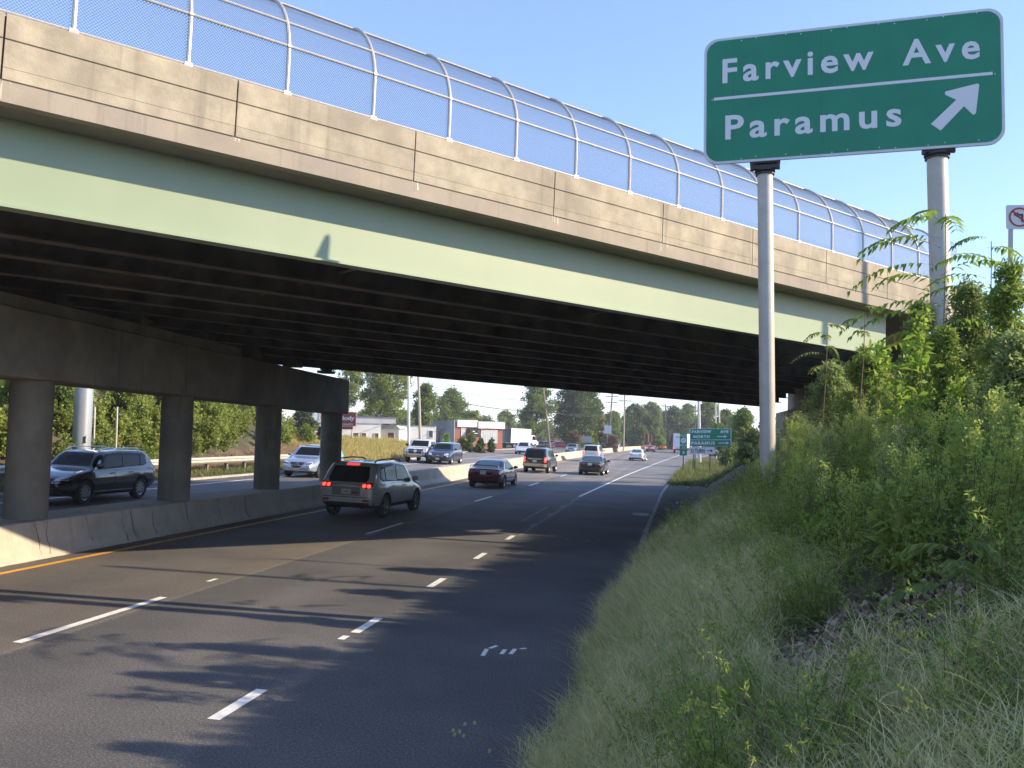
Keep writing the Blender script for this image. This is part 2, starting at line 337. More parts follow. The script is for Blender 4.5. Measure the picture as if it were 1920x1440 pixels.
for i, (nc, zb) in enumerate(zip(NI, ZI)):
    sA = (5.6-.7425*nc)/.6699; sB = (-30.-.7425*nc)/.6699; sP = (-12.6-.7425*nc)/.6699; zt = 6.43+.0218*(nc+11.47)-.002
    for s0, s1 in ((sB, sA),):
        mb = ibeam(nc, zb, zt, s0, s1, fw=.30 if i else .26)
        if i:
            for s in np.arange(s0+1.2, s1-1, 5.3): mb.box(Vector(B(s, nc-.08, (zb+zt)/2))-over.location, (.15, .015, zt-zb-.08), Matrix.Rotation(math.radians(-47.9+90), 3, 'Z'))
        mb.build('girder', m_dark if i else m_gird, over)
for i in range(9):                                                   # cross frames
    for s in np.arange(-30, 44, 6.1):
        x = (B(s, NI[i], 0)+B(s, NI[i+1], 0))/2
        if not -29 < x[0] < 5: continue
        mb = MB(); a = B(s, NI[i]-.02, 0); b = B(s, NI[i+1]+.02, 0)
        for za, zb_ in ((5.55, 5.55), (6.15, 6.10), (5.55, 6.10)): mb.tube([Vector(a+[0, 0, za+.02*0])-over.location, Vector(b+[0, 0, zb_])-over.location], .03, 4)
        mb.build('cross_frame', m_dark, over)
mb = MB(); bprism(mb, [(-30.05, 6.0), (-30.35, 6.0), (-30.35, 6.62), (-30.05, 6.62)]); mb.build('far_parapet', m_par, over)
for cx, cy, ly in ((6.5, 38.2, 27.5), (-30.9, 5, 60)):
    mb = MB(); mb.box(Vector((cx, cy, 2.25))-over.location, (.9, ly, 4.8)); mb.build('abutment', m_pier, over)
    mb = MB(); mb.box(Vector((cx+.5*(1 if cx > 0 else -1), cy, 5.33))-over.location, (.6, ly, 1.34)); mb.build('backwall', m_pier, over)

# ---------------------------------------------------------------- chain link fence on the parapet
m_galv = M('galvanised_pipe', (.43, .40, .37), (.53, .50, .46), scale=20, rough=.45, metal=.35, coord='World')
m_wire = M('fence_wire', (.17, .18, .20), rough=.5, metal=.2)
fence = empty('chain_link_fence', B(0, -11.47, 7.47)); tag(fence, 'curved top chain link fence on galvanised posts along the overpass parapet', 'fence')
def FB(s, p, z): return Vector(B(s, -11.47+p, 7.47+z))-fence.location
PRO = [(-.0, 0), (-.0, .35), (-.01, .72), (-.05, .9), (-.12, 1.08), (-.22, 1.25), (-.34, 1.40), (-.48, 1.53), (-.64, 1.64), (-.82, 1.72)]
post_s = [7.2+1.372*k for k in range(-12, 13)]
for s in post_s:
    mb = MB(); mb.tube([FB(s, a, b) for a, b in PRO],   .029, 8); mb.box(FB(s, -.0, .015), (.11, .09, .03), Matrix.Rotation(math.radians(47.9), 3, 'Z'))
    mb.box(FB(s, 0.012, .035), (.1, .05, .05), Matrix.Rotation(math.radians(47.9), 3, 'Z')); mb.box(FB(s, 0.005, .72), (.055, .05, .035), Matrix.Rotation(math.radians(47.9), 3, 'Z'))
    mb.build('fence_post', m_galv, fence, smooth=True)
sa, sb = post_s[0], post_s[-1]
for (p, z, r) in ((.012, .03, .022), (.0, .72, .021), (-.13, 1.12, .019), (-.82, 1.72, .022)):
    mb = MB(); mb.tube([FB(sa, p, z), FB(sb, p, z)], r, 8); mb.build('fence_rail', m_galv, fence, smooth=True)
# woven wires: two families of real diagonal strands following the curved profile
T = [0.]
for (a, b), (c, d) in zip(PRO[:-1], PRO[1:]): T.append(T[-1]+math.hypot(c-a, d-b))
T = np.array(T); pitch = .044; s_start = np.arange(sa-T[-1], sb+T[-1], pitch)
def wires(sign):
    Pp = np.array([a for a, b in PRO])-.022*1.0; Pz = np.array([b for a, b in PRO]); n = len(PRO)
    s = s_start[:, None]+sign*T[None]                                 # (w,n)
    base = np.stack([BD[0]*s+BN[0]*(-11.47+Pp), BD[1]*s+BN[1]*(-11.47+Pp), np.broadcast_to(7.47+Pz, s.shape)], -1)
    ok = (s[:, 0] > sa-.0) & (s[:, 0] < sb) if sign > 0 else (s[:, -1] > sa) & (s[:, 0] < sb)
    base = base[ok]; w = len(base); r = .0037
    offs = [BN*r, BD*r*.87-BN*r*.5, -BD*r*.87-BN*r*.5]
    V = np.stack([base+o for o in offs], 2)-np.array(fence.location)  # (w,n,3,3)
    idx = np.arange(w*n*3).reshape(w, n, 3); a = idx[:, :-1]; b = idx[:, 1:]; k1 = np.roll(a, -1, 2); k2 = np.roll(b, -1, 2)
    return V.reshape(-1, 3), np.stack([a, k1, k2, b], -1).reshape(-1, 4)
V1, F1 = wires(1); V2, F2 = wires(-1)
npmesh('wire_mesh', np.concatenate([V1, V2]), np.concatenate([F1, F2+len(V1)]), m_wire, fence)

# ---------------------------------------------------------------- pier
pier = empty('bridge_pier', (-12.6, 17, .7), lean=True); tag(pier, 'concrete pier of round columns under a deep cap beam on the median', 'pier')
for y in (4.7, 9.85, 15.0, 20.15, 25.3, 30.45):
    mb = MB(); mb.tube([(0, y-17, -.1), (0, y-17, 2.72)], .40, 28); mb.build('column', m_pier, pier, smooth=True)
mb = MB(); mb.box((0.03, -.15, 3.37), (.95, 28, 1.30)); mb.build('cap_beam', m_pier, pier, bevel=.02)
mb = MB(); mb.box((-.02, -4.3, 4.15), (.9, 19.8, .255)); mb.build('cap_step', m_pier, pier, bevel=.01)
mb = MB(); mb.box((.1, 14.0, 3.35), (.5, .3, .34)); mb.build('junction_box', M('dark_box', (.06, .06, .06), rough=.6), pier)
for i, (nc, zb) in enumerate(zip(NI, ZI)):
    sP = (-12.6-.7425*nc)/.6699; c = B(sP, nc, 0); zt = 4.98 if c[1] < 22.5 else 4.72
    mb = MB(); h = zb-zt; lx, ly = c[0]-over.location[0]-.02, c[1]-over.location[1]
    mb.box((lx, ly, zt+h*.3-.02), (.5, .5, h*.6)); mb.box((lx, ly, zt+h*.8), (.34, .34, h*.41)); mb.build('bearing', m_dark, over)
# ---------------------------------------------------------------- median barriers
def barrier(name, y0, y1, n, backw, h=.77):
    mb = MB(); fr = [((-11.78+float(ip(y, K_MED)), y, 0), (-1, 0, 0), (0, 0, 1)) for y in np.linspace(y0, y1, n)]
    prof = [(0, -.02), (.015, .075), (.14, .27), (.235, h-.02), (.25, h), (backw-.25, h), (backw-.235, h-.02), (backw-.14, .27), (backw-.015, .075), (backw, -.02)]
    mb.sweep(prof, None, fr); return mb.build(name, m_barr, None)
b1 = barrier('concrete_barrier', -12, 33.2, 12, 1.6, .70); tag(b1, 'wide cracked concrete barrier under the pier columns', 'barrier')
b2 = barrier('concrete_barrier', 33.22, 330, 80, .85, .78); tag(b2, 'long sunlit concrete median barrier running beyond the overpass', 'barrier')
mb = MB()                                                             # splash lip along the foot, and the cracks
random.seed(3)
def surf(y, t):                                                       # t 0 at foot, 1 at top of the face
    P = [(0, 0), (.015, .075), (.14, .27), (.235, .68)]; q = t*3; i = min(int(q), 2); f = q-i
    return Vector((-11.78-(P[i][0]*(1-f)+P[i+1][0]*f)+.004, y, P[i][1]*(1-f)+P[i+1][1]*f))
for x, y in ((70, 1000), (92, 1003), (163, 995), (232, 985), (248, 985), (288, 980), (350, 972), (408, 965), (460, 955), (610, 930)):
    Y = float(onplane(x, y, (-11.95, 0, 0), (1, 0, 0))[1]); w = random.uniform(.006, .013); off = 0; lo = random.uniform(.15, .5)
    prev = None; mb = MB()
    for t in np.linspace(1, lo, 12):
        off += random.gauss(0, .016); a = surf(Y+off-w, t); b = surf(Y+off+w, t)
        if prev: mb.add([prev[0], prev[1], b, a], [(0, 1, 2, 3)])
        prev = (a, b); w = max(.004, w+random.gauss(0, .0035))
    ck = mb.build('crack', m_crack); ck.parent = b1
mb = MB(); ys = np.linspace(-5, 33, 160)
for a, b in zip(ys[:-1], ys[1:]):
    wa = .05+.02*vnoise(a*7, a); wb = .05+.02*vnoise(b*7, b); mb.add([(-11.79, a, .012), (-11.79+wa, a, .006), (-11.79+wb, b, .006), (-11.79, b, .012)], [(0, 1, 2, 3)])
gp = mb.build('grout_edge', m_lime); gp.parent = b1
for y in np.arange(39.3, 200, 6.1):
    mb = MB(); x = -11.78+float(ip(y, K_MED)); pr = [(.002, 0), (.017, .075), (.142, .27), (.237, .76), (.25, .781)]
    mb.add([(x-a+.004, y-.012, z) for a, z in pr]+[(x-a+.004, y+.012, z) for a, z in pr], [(i, i+1, i+6, i+5) for i in range(4)])
    o = mb.build('joint', m_joint); o.parent = b2
# ---------------------------------------------------------------- vehicles
m_glass = M('car_glass', (.010, .012, .014), rough=.12, spec=.22); m_tyre = M('tyre', (.018, .018, .018), (.03, .03, .028), scale=8, rough=.85)
m_trim = M('black_trim', (.02, .02, .021), rough=.55); m_rim = M('alloy', (.42, .42, .43), rough=.28, metal=.8); m_chrome = M('chrome', (.6, .6, .6), rough=.12, metal=1)
m_tail = M('tail_red', (.32, .012, .012), rough=.15, spec=.7); m_tail_on = M('tail_lit', (.6, .02, .02), rough=.2, emit=((1, .035, .02), 3.2)); m_brake_on = M('brake_lit', (.6, .02, .02), rough=.2, emit=((1, .03, .03), 1.6))
m_head = M('headlight_glass', (.62, .64, .66), rough=.08, spec=.9, metal=.3); m_amber = M('amber_lens', (.5, .16, .02), rough=.2)
m_plate = M('plate_cream', (.55, .52, .30), (.62, .60, .42), scale=6, rough=.5); m_plateg = M('plate_pale', (.45, .55, .42), rough=.5); m_ink = M('plate_ink', (.03, .03, .035), rough=.6)
m_gap = M('panel_gap', (.008, .008, .008), rough=.8)
def paint(name, c, metal=.25, rough=.28, c2=None): return M('paint_'+name, c, rough=rough, metal=metal, coat=1.0, spec=.5)
def smooth1(a, k=2):
    for _ in range(k): b = a.copy(); b[1:-1] = (a[:-2]+2*a[1:-1]+a[2:])/4; a = b
    return a
def chaikin(P, k=2):
    for _ in range(k):
        Q = [P[0]]
        for a, b in zip(P[:-1], P[1:]): Q += [.75*a+.25*b, .25*a+.75*b]
        Q.append(P[-1]); P = Q
    return P
def shell(sp):
    """closed car body: cross sections swept along y; returns verts, faces"""
    L = sp['L']; ys = np.linspace(-L/2, L/2, 84)
    g = lambda k, n=2: smooth1(np.interp(ys, [p[0] for p in sp[k]], [p[1] for p in sp[k]]), n)
    top, belt, bot, wid = g('top', 3), g('belt'), g('bot'), g('wid', 5); tum = sp.get('tumble', .17)
    rings = []
    for y, t, b, z0, w in zip(ys, top, belt, bot, wid):
        b = min(b, t-.02); gh = max(t-b, .02); wt = w*(1-tum*min(gh/.5, 1.15)) if gh > .1 else w*(1-.14-.2*tum*gh)
        mid = z0+(b-z0)*.5
        P = [(0, z0), (w*.80, z0), (w*.95, z0+.07), (w*1.0, mid-.1), (w*1.0, mid+.1), (w*.985, b-.07), (w*.955, b), (wt+(w*.955-wt)*.45, b+(gh-.05)*.5) if gh > .1 else (w*.93, b+gh*.4), (wt+.01, t-min(.09, gh*.35)), (wt*.86, t-min(.02, gh*.12)), (wt*.45, t), (0, t+.004)]
        P = chaikin([np.array(p, float) for p in P], 2); rings.append((y, P))
    n = len(rings[0][1]); V = []; Fc = []
    def ring(y, P, s=1., cz=0.):
        R = [(p[0]*s, y, cz+(p[1]-cz)*s) for p in P]; return R+[(-p[0]*s, y, cz+(p[1]-cz)*s) for p in P[-2:0:-1]]
    seq = []
    y, P = rings[0]; cz = np.mean([p[1] for p in P])
    for dy, s in ((-.055, .80), (-.05, .90), (-.03, .965)): seq.append(ring(y+dy, P, s, cz))
    seq += [ring(y, P) for y, P in rings]
    y, P = rings[-1]; cz = np.mean([p[1] for p in P])
    for dy, s in ((.035, .965), (.06, .90), (.07, .80)): seq.append(ring(y+dy, P, s, cz))
    m = len(seq[0])
    for R in seq: V += R
    for i in range(len(seq)-1):
        for k in range(m): Fc.append((i*m+k, (i+1)*m+k, (i+1)*m+(k+1) % m, i*m+(k+1) % m))
    Fc += [tuple(range(m)), tuple(reversed(range((len(seq)-1)*m, len(seq)*m)))]
    return V, Fc
def body_mesh(sp, mats, parent):
    V, Fc = shell(sp); me = bpy.data.meshes.new('body'); me.from_pydata(V, [], Fc); me.update()
    bvh = BVHTree.FromPolygons([Vector(v) for v in V], Fc)
    o = link('body', me, mats, None); R = sp['R']+.055; w = max(p[1] for p in sp['wid'])
    mb = MB()
    for yw in sp['axles']:
        for s in (-1, 1): mb.tube([(s*(w-.30), yw, sp['R']), (s*(w+.2), yw, sp['R'])], R, 32)
    c = mb.build('cut', m_trim); md = o.modifiers.new('b', 'BOOLEAN'); md.operation = 'DIFFERENCE'; md.object = c; md.solver = 'EXACT'
    dg = bpy.context.evaluated_depsgraph_get(); me2 = bpy.data.meshes.new_from_object(o.evaluated_get(dg)); me2.name = 'body'
    o.modifiers.clear(); old = o.data; o.data = me2; bpy.data.objects.remove(c)
    me2.materials.clear()
    for m in mats: me2.materials.append(m)
    zlow = sp.get('clad', 0)
    for p in me2.polygons:
        q = p.center; p.material_index = 0
        for yw in sp['axles']:
            if math.hypot(q.y-yw, q.z-sp['R']) < R+.002 and abs(q.x) > .4: p.material_index = 1
        if q.z < zlow or (abs(p.normal.z) > .9 and q.z < .45): p.material_index = 1
    me2.polygons.foreach_set('use_smooth', [True]*len(me2.polygons)); me2.set_sharp_from_angle(angle=math.radians(50))
    o.parent = parent; return o, bvh
def patch(bvh, poly, axis, off, name, mat, parent, nu=9, nv=8, side=1, skirt=.03, mirror=False):
    """a panel pressed on the body: poly is a convex outline in (y,z) for 'side', (x,z) for 'rear'/'front', (x,y) for 'top'"""
    us = [p[0] for p in poly]; vs = [p[1] for p in poly]; v0, v1 = min(vs), max(vs); G = []; n = len(poly)
    for j in range(nv+1):
        v = v0+(v1-v0)*(j/nv*.998+.001); xs = []
        for a, b in zip(poly, poly[1:]+poly[:1]):
            if (a[1]-v)*(b[1]-v) <= 0 and a[1] != b[1]: xs.append(a[0]+(b[0]-a[0])*(v-a[1])/(b[1]-a[1]))
        if len(xs) < 2: return None
        lo, hi = min(xs), max(xs); G.append([(lo+(hi-lo)*i/nu, v) for i in range(nu+1)])
    top = []; low = []
    for row in G:
        for u, v in row:
            if axis == 'side': o_, d = Vector((side*3, u, v)), Vector((-side, 0, 0))
            elif axis == 'rear': o_, d = Vector((u, -6, v)), Vector((0, 1, 0))
            elif axis == 'front': o_, d = Vector((u, 6, v)), Vector((0, -1, 0))
            else: o_, d = Vector((u, v, 4)), Vector((0, 0, -1))
            h, nn, _, _ = bvh.ray_cast(o_, d)
            if h is None: return None
            if nn.dot(d) > 0: nn = -nn
            top.append(h+nn*off); low.append(h-nn*skirt)
    W_ = nu+1; f = [(j*W_+i, j*W_+i+1, (j+1)*W_+i+1, (j+1)*W_+i) for j in range(nv) for i in range(nu)]
    per = [i for i in range(nu)]+[j*W_+nu for j in range(nv)]+[nv*W_+i for i in range(nu, 0, -1)]+[j*W_ for j in range(nv, 0, -1)]
    k = len(top); V = top+[low[i] for i in per]; m = len(per)
    f += [(per[i], per[(i+1) % m], k+(i+1) % m, k+i) for i in range(m)]
    mb = MB(); mb.add(V, f); return mb.build(name, mat, parent, smooth=True)
def both(bvh, poly, off, name, mat, parent, **k):
    for s in (1, -1): patch(bvh, poly, 'side', off, name, mat, parent, side=s, **k)
def lr(bvh, poly, axis, off, name, mat, parent, **k):
    patch(bvh, poly, axis, off, name, mat, parent, **k); patch(bvh, [(-a, b) for a, b in poly], axis, off, name, mat, parent, **k)
def wheels(sp, parent, spokes=5):
    w = max(p[1] for p in sp['wid']); R = sp['R']; r = R*.66
    for yw in sp['axles']:
        for s in (-1, 1):
            x1 = s*(w-.015); x0 = s*(w-.24); mb = MB()
            pr = [(x0, R*.6), (x0, R*.95), (x0+s*.03, R), (x1-s*.03, R), (x1, R*.95), (x1, r+.01), (x1-s*.03, r), (x1-s*.07, r*.97), (x1-s*.075, .02)]
            n = 28; vs = [(x, yw+math.cos(2*math.pi*k/n)*q, R+math.sin(2*math.pi*k/n)*q) for x, q in pr for k in range(n)]
            mb.add(vs, [(i*n+k, i*n+(k+1) % n, (i+1)*n+(k+1) % n, (i+1)*n+k) for i in range(len(pr)-1) for k in range(n)]+[tuple(range((len(pr)-1)*n, len(pr)*n))])
            ty = mb.build('wheel', m_tyre, parent, smooth=True)
            mb = MB(); n = 28; xr = x1-s*.012
            vs = [(xr-(s*.03 if q < r*.9 else 0), yw+math.cos(2*math.pi*k/n)*q, R+math.sin(2*math.pi*k/n)*q) for q in (r, r*.86) for k in range(n)]
            mb.add(vs, [(k, (k+1) % n, n+(k+1) % n, n+k) for k in range(n)])
            for k in range(spokes):
                a = 2*math.pi*k/spokes+.3; Rm = Matrix.Rotation(a, 3, 'X')
                mb.box(Vector((xr-s*.022, yw, R))+Rm @ Vector((0, 0, r*.45)), (.025, r*.24, r*.86), Rm)
            mb.tube([(xr-s*.03, yw, R), (xr-s*.004, yw, R)], r*.2, 12); mb.build('rim', m_rim, ty)
def mirrors(sp, parent, mat, y, z, x=None, s=1.):
    w = x or max(p[1] for p in sp['wid'])*.95
    for sgn in (-1, 1):
        mb = MB(); fr = []
        for t in np.linspace(0, 1, 7): fr.append((Vector((sgn*(w+.02+.22*t*s), y-.03*t, z+.02*t)), Vector((0, 1, 0)), Vector((0, 0, 1)), .55+.45*math.sin(math.pi*min(t*1.05, 1)**.6)))
        vs = []; n = 8
        for o, a, b, q in fr: vs += [o+a*.05*q*math.cos(2*math.pi*k/n)*s+b*.085*q*s*math.sin(2*math.pi*k/n) for k in range(n)]
        mb.add(vs, [(i*n+k, i*n+(k+1) % n, (i+1)*n+(k+1) % n, (i+1)*n+k) for i in range(6) for k in range(n)]+[tuple(range(n)), tuple(range(6*n, 7*n))])
        mb.build('side_mirror', mat, parent, smooth=True)
def SUVS(L, W_, H, R=.36, hood=1.08, rearlean=.30, cowl=1.28, gc=.22):
    l = L/2; w = W_/2
    return dict(L=L, R=R, axles=(-l+.93, l-.93), tumble=.16,
        top=[(-l, H*.60), (-l+.06, H*.66), (-l+rearlean, H*.955), (-l+rearlean+.25, H*.985), (-l+L*.40, H), (-l+L*.58, H*.975), (-l+L*.64, H*.93), (l-cowl, hood+.08), (l-cowl+.12, hood+.045), (l-.55, hood-.06), (l-.15, hood-.2), (l, hood-.36)],
        belt=[(-l, H*.585), (-l+1, H*.60), (l-cowl, H*.575), (l, hood-.36)], bot=[(-l, .42), (-l+.3, .30), (-l+1, gc), (l-1, gc), (l-.2, .26), (l, .34)],
        wid=[(-l, w*.90), (-l+.25, w*.97), (-l+.9, w), (l-.9, w), (l-.35, w*.95), (l, w*.80)])
def SEDS(L, W_, H, R=.32, hood=.92, deck=1.02):
    l = L/2; w = W_/2
    return dict(L=L, R=R, axles=(-l+1.0, l-.92), tumble=.22,
        top=[(-l, deck-.16), (-l+.06, deck-.03), (-l+.5, deck), (-l+.78, deck+.01), (-l+1.42, H*.955), (-l+1.9, H), (-l+2.5, H*.985), (-l+2.8, H*.94), (l-1.28, hood+.06), (l-1.15, hood+.03), (l-.5, hood-.09), (l-.12, hood-.22), (l, hood-.34)],
        belt=[(-l, deck-.18), (-l+.6, deck-.09), (l-1.3, hood), (l, hood-.35)], bot=[(-l, .34), (-l+.3, .24), (-l+1, .19), (l-1, .19), (l-.2, .2), (l, .26)],
        wid=[(-l, w*.86), (-l+.25, w*.95), (-l+.9, w), (l-1, w), (l-.35, w*.93), (l, w*.76)])
def suv_glass(sp, bvh, t, H, z0, rear=True, split=True, m=None):
    m = m or m_glass; l = sp['L']/2; L = sp['L']; zt = H*.93
    both(bvh, [(-l+.55, z0+.06), (-l+.95, z0-.03), (l-1.50, z0-.05), (l-1.95, zt-.01), (-l+L*.4, zt+.035), (-l+.9, zt+.02), (-l+.60, zt-.07)], .003, 'window_surround', m_trim, t, nu=26, nv=8, skirt=.01)
    both(bvh, [(-l+L*.40+.06, z0), (l-1.62, z0-.01), (l-2.02, zt-.05), (-l+L*.40+.06, zt)], .006, 'side_window', m, t)
    both(bvh, [(-l+.98, z0+.02), (-l+L*.40, z0), (-l+L*.40, zt), (-l+.98, zt-.02)], .006, 'side_window', m, t)
    both(bvh, [(-l+.58, z0+.10), (-l+.9, z0+.025), (-l+.9, zt-.03), (-l+.62, zt-.10)], .006, 'quarter_window', m, t)
def sed_glass(sp, bvh, t, H, z0):
    l = sp['L']/2; zt = H*.925
    both(bvh, [(-l+1.18, z0-.01), (l-1.30, z0-.05), (l-1.95, zt+.02), (-l+2.2, zt+.035), (-l+1.7, zt-.03)], .003, 'window_surround', m_trim, t, nu=26, nv=8, skirt=.01)
    both(bvh, [(-l+2.22, z0), (l-1.42, z0-.02), (l-2.0, zt-.02), (-l+2.22, zt)], .006, 'side_window', m_glass, t)
    both(bvh, [(-l+1.35, z0+.02), (-l+2.16, z0), (-l+2.16, zt), (-l+1.75, zt-.06)], .006, 'side_window', m_glass, t)
def plate(bvh, t, axis, x, z, mat=None, text=None, w=.30, h=.15):
    o = patch(bvh, [(x-w/2, z-h/2), (x+w/2, z-h/2), (x+w/2, z+h/2), (x-w/2, z+h/2)], axis, .018, 'license_plate', mat or m_plate, t, nu=3, nv=2)
    if text and o:
        y = min(v.co.y for v in o.data.vertices)-.002
        textmesh(text, m_ink, o, ((x, y, z), (1, 0, 0), (0, 0, 1), (0, -1, 0)), (-w*.42, -h*.28, w*.42, h*.28), bold=.01)
def doors(bvh, sp, t, mat, z0, z1, ya, yb, yc):
    """two door skins each side, each laid over a slightly larger dark gap"""
    for a, b in ((ya, yb), (yb, yc)):
        g = .009
        for s in (1, -1):
            patch(bvh, [(a, z0), (b, z0), (b, z1), (a, z1)], 'side', .0015, 'door_gap', m_gap, t, side=s, nu=5, nv=8, skirt=.01)
            d = patch(bvh, [(a+g, z0+g), (b-g, z0+g), (b-g, z1-g), (a+g, z1-g)], 'side', .004, 'door', mat, t, side=s, nu=5, nv=8, skirt=.01)
            mb = MB(); x = s*(max(p[1] for p in sp['wid'])+.012); mb.box((x, a+.14, z1-.10), (.035, .16, .03)); mb.build('handle', mat, d, bevel=.006)
def place(t, x, y, hdg): t.matrix_world = Matrix.LocRotScale(Vector((x, y, .004)), Quaternion((0, 0, 1), hdg), None)
def interior(t, sp, H): pass

# --- silver grey sport utility vehicle braking under the overpass
def grey_suv():
    H = 1.73; sp = SUVS(4.68, 1.90, H, R=.37, hood=1.06, gc=.26, rearlean=.40); sp['clad'] = .40; l = 2.34
    t = empty('suv'); pm = paint('warm_silver', (.46, .43, .38), metal=.25, rough=.32); tag(t, 'silver grey SUV braking with lit red tail lights beside the pier', 'car')
    b, bv = body_mesh(sp, [pm, m_trim], t); suv_glass(sp, bv, t, H, 1.10)
    patch(bv, [(-.60, 1.10), (.60, 1.10), (.66, 1.22), (.58, 1.57), (-.58, 1.57), (-.66, 1.22)], 'rear', .008, 'rear_window', m_glass, t, nu=12, nv=10)
    patch(bv, [(-.2, 1.61), (.2, 1.61), (.2, 1.65), (-.2, 1.65)], 'rear', .015, 'brake_light', m_brake_on, t, nu=4, nv=2)
    lr(bv, [(.50, .93), (.80, .91), (.83, 1.10), (.60, 1.09), (.47, 1.0)], 'rear', .012, 'tail_light', m_tail, t)
    for s in (-1, 1):
        for x in (.58, .73):
            patch(bv, [(s*x+.055*math.cos(a), 1.0+.05*math.sin(a)) for a in np.linspace(0, 2*math.pi, 12)[:-1]], 'rear', .02, 'brake_lamp', m_tail_on, t, nu=5, nv=5)
    patch(bv, [(-.46, .70), (.46, .70), (.46, .96), (-.46, .96)], 'rear', .002, 'tailgate_recess_shade', paint('warm_silver_shaded', (.20, .19, .175), metal=.5, rough=.4), t)  # flat patch: shade of the recess is put into a darker body colour
    patch(bv, [(-.40, .97), (.40, .97), (.38, 1.0), (-.38, 1.0)], 'rear', .02, 'garnish', pm, t, nu=8, nv=2)
    patch(bv, [(-.86, .645), (.86, .645), (.86, .665), (-.86, .665)], 'rear', .003, 'bumper_gap', m_gap, t, nu=14, nv=2, skirt=.01)
    patch(bv, [(-.82, .40), (.82, .40), (.86, .50), (-.86, .50)], 'rear', .006, 'lower_bumper', m_trim, t, nu=14, nv=3)
    lr(bv, [(.55, .53), (.76, .53), (.76, .60), (.55, .60)], 'rear', .012, 'reflector', m_tail, t, nu=4, nv=3)
    plate(bv, t, 'rear', 0, .82, text='L75 MGK'); doors(bv, sp, t, pm, .42, 1.06, -.98, -.03, .98); wheels(sp, t, 5); mirrors(sp, t, pm, .93, 1.12)
    mb = MB()
    for s in (-1, 1):
        mb = MB(); mb.tube([(s*.62, -1.75, 1.70), (s*.64, -1.6, 1.77), (s*.65, -.6, 1.80), (s*.64, .3, 1.765), (s*.61, .5, 1.70)], .022, 8); mb.build('roof_rail', m_trim, t, smooth=True)
    mb = MB(); mb.box((.30, -2.42, .80), (.16, .05, .035)); mb.build('wiper', m_trim, t)
    mb = MB(); mb.tube([(.5, -2.3, .33), (.5, -2.42, .33)], .035, 10); mb.build('exhaust', m_chrome, t)
    mb = MB(); mb.tube([(.2, -1.5, 1.70), (.2, -1.68, 1.86)], .006, 5); mb.build('antenna', m_trim, t)
    place(t, -9.52, 26.95, -.045); return t
grey_suv()
# --- dark red saloon with a boot spoiler
def maroon():
    H = 1.41; sp = SEDS(4.75, 1.80, H, hood=.90, deck=1.0); l = 2.375; t = empty('sedan'); pm = paint('maroon', (.085, .012, .020), metal=.4, rough=.25)
    tag(t, 'maroon sedan with a raised boot spoiler following the silver SUV', 'car'); b, bv = body_mesh(sp, [pm, m_trim], t); sed_glass(sp, bv, t, H, .96)
    patch(bv, [(-.60, 1.03), (.60, 1.03), (.50, 1.33), (-.50, 1.33)], 'rear', .008, 'rear_window', M('lit_through_glass', (.22, .27, .25), rough=.08, spec=.8), t, nu=10)  # opaque pane: daylight through the rear window is put into its pale colour
    lr(bv, [(.44, .72), (.77, .72), (.77, .86), (.44, .86)], 'rear', .01, 'tail_light', m_tail, t, nu=5, nv=4)
    patch(bv, [(-.80, .62), (.80, .62), (.80, .64), (-.80, .64)], 'rear', .003, 'bumper_gap', m_gap, t, nu=10, nv=2, skirt=.01); plate(bv, t, 'rear', 0, .78)
    mb = MB(); mb.sweep([(-.07, -.012), (.07, 0), (.07, .02), (-.07, .03)], None, [((x, -l+.18, z), (0, 1, 0), (0, 0, 1)) for x, z in ((-.74, 1.0), (-.70, 1.10), (-.5, 1.13), (.5, 1.13), (.70, 1.10), (.74, 1.0))]); mb.build('spoiler', pm, t, smooth=True)
    doors(bv, sp, t, pm, .32, .90, -.95, -.05, .95); wheels(sp, t, 5); mirrors(sp, t, pm, .85, .98)
    mb = MB()
    for x in (-.32, .34): mb.box((x, .15, 1.12), (.22, .1, .2))
    place(t, -9.0, 43.6, -.02); return t
maroon()
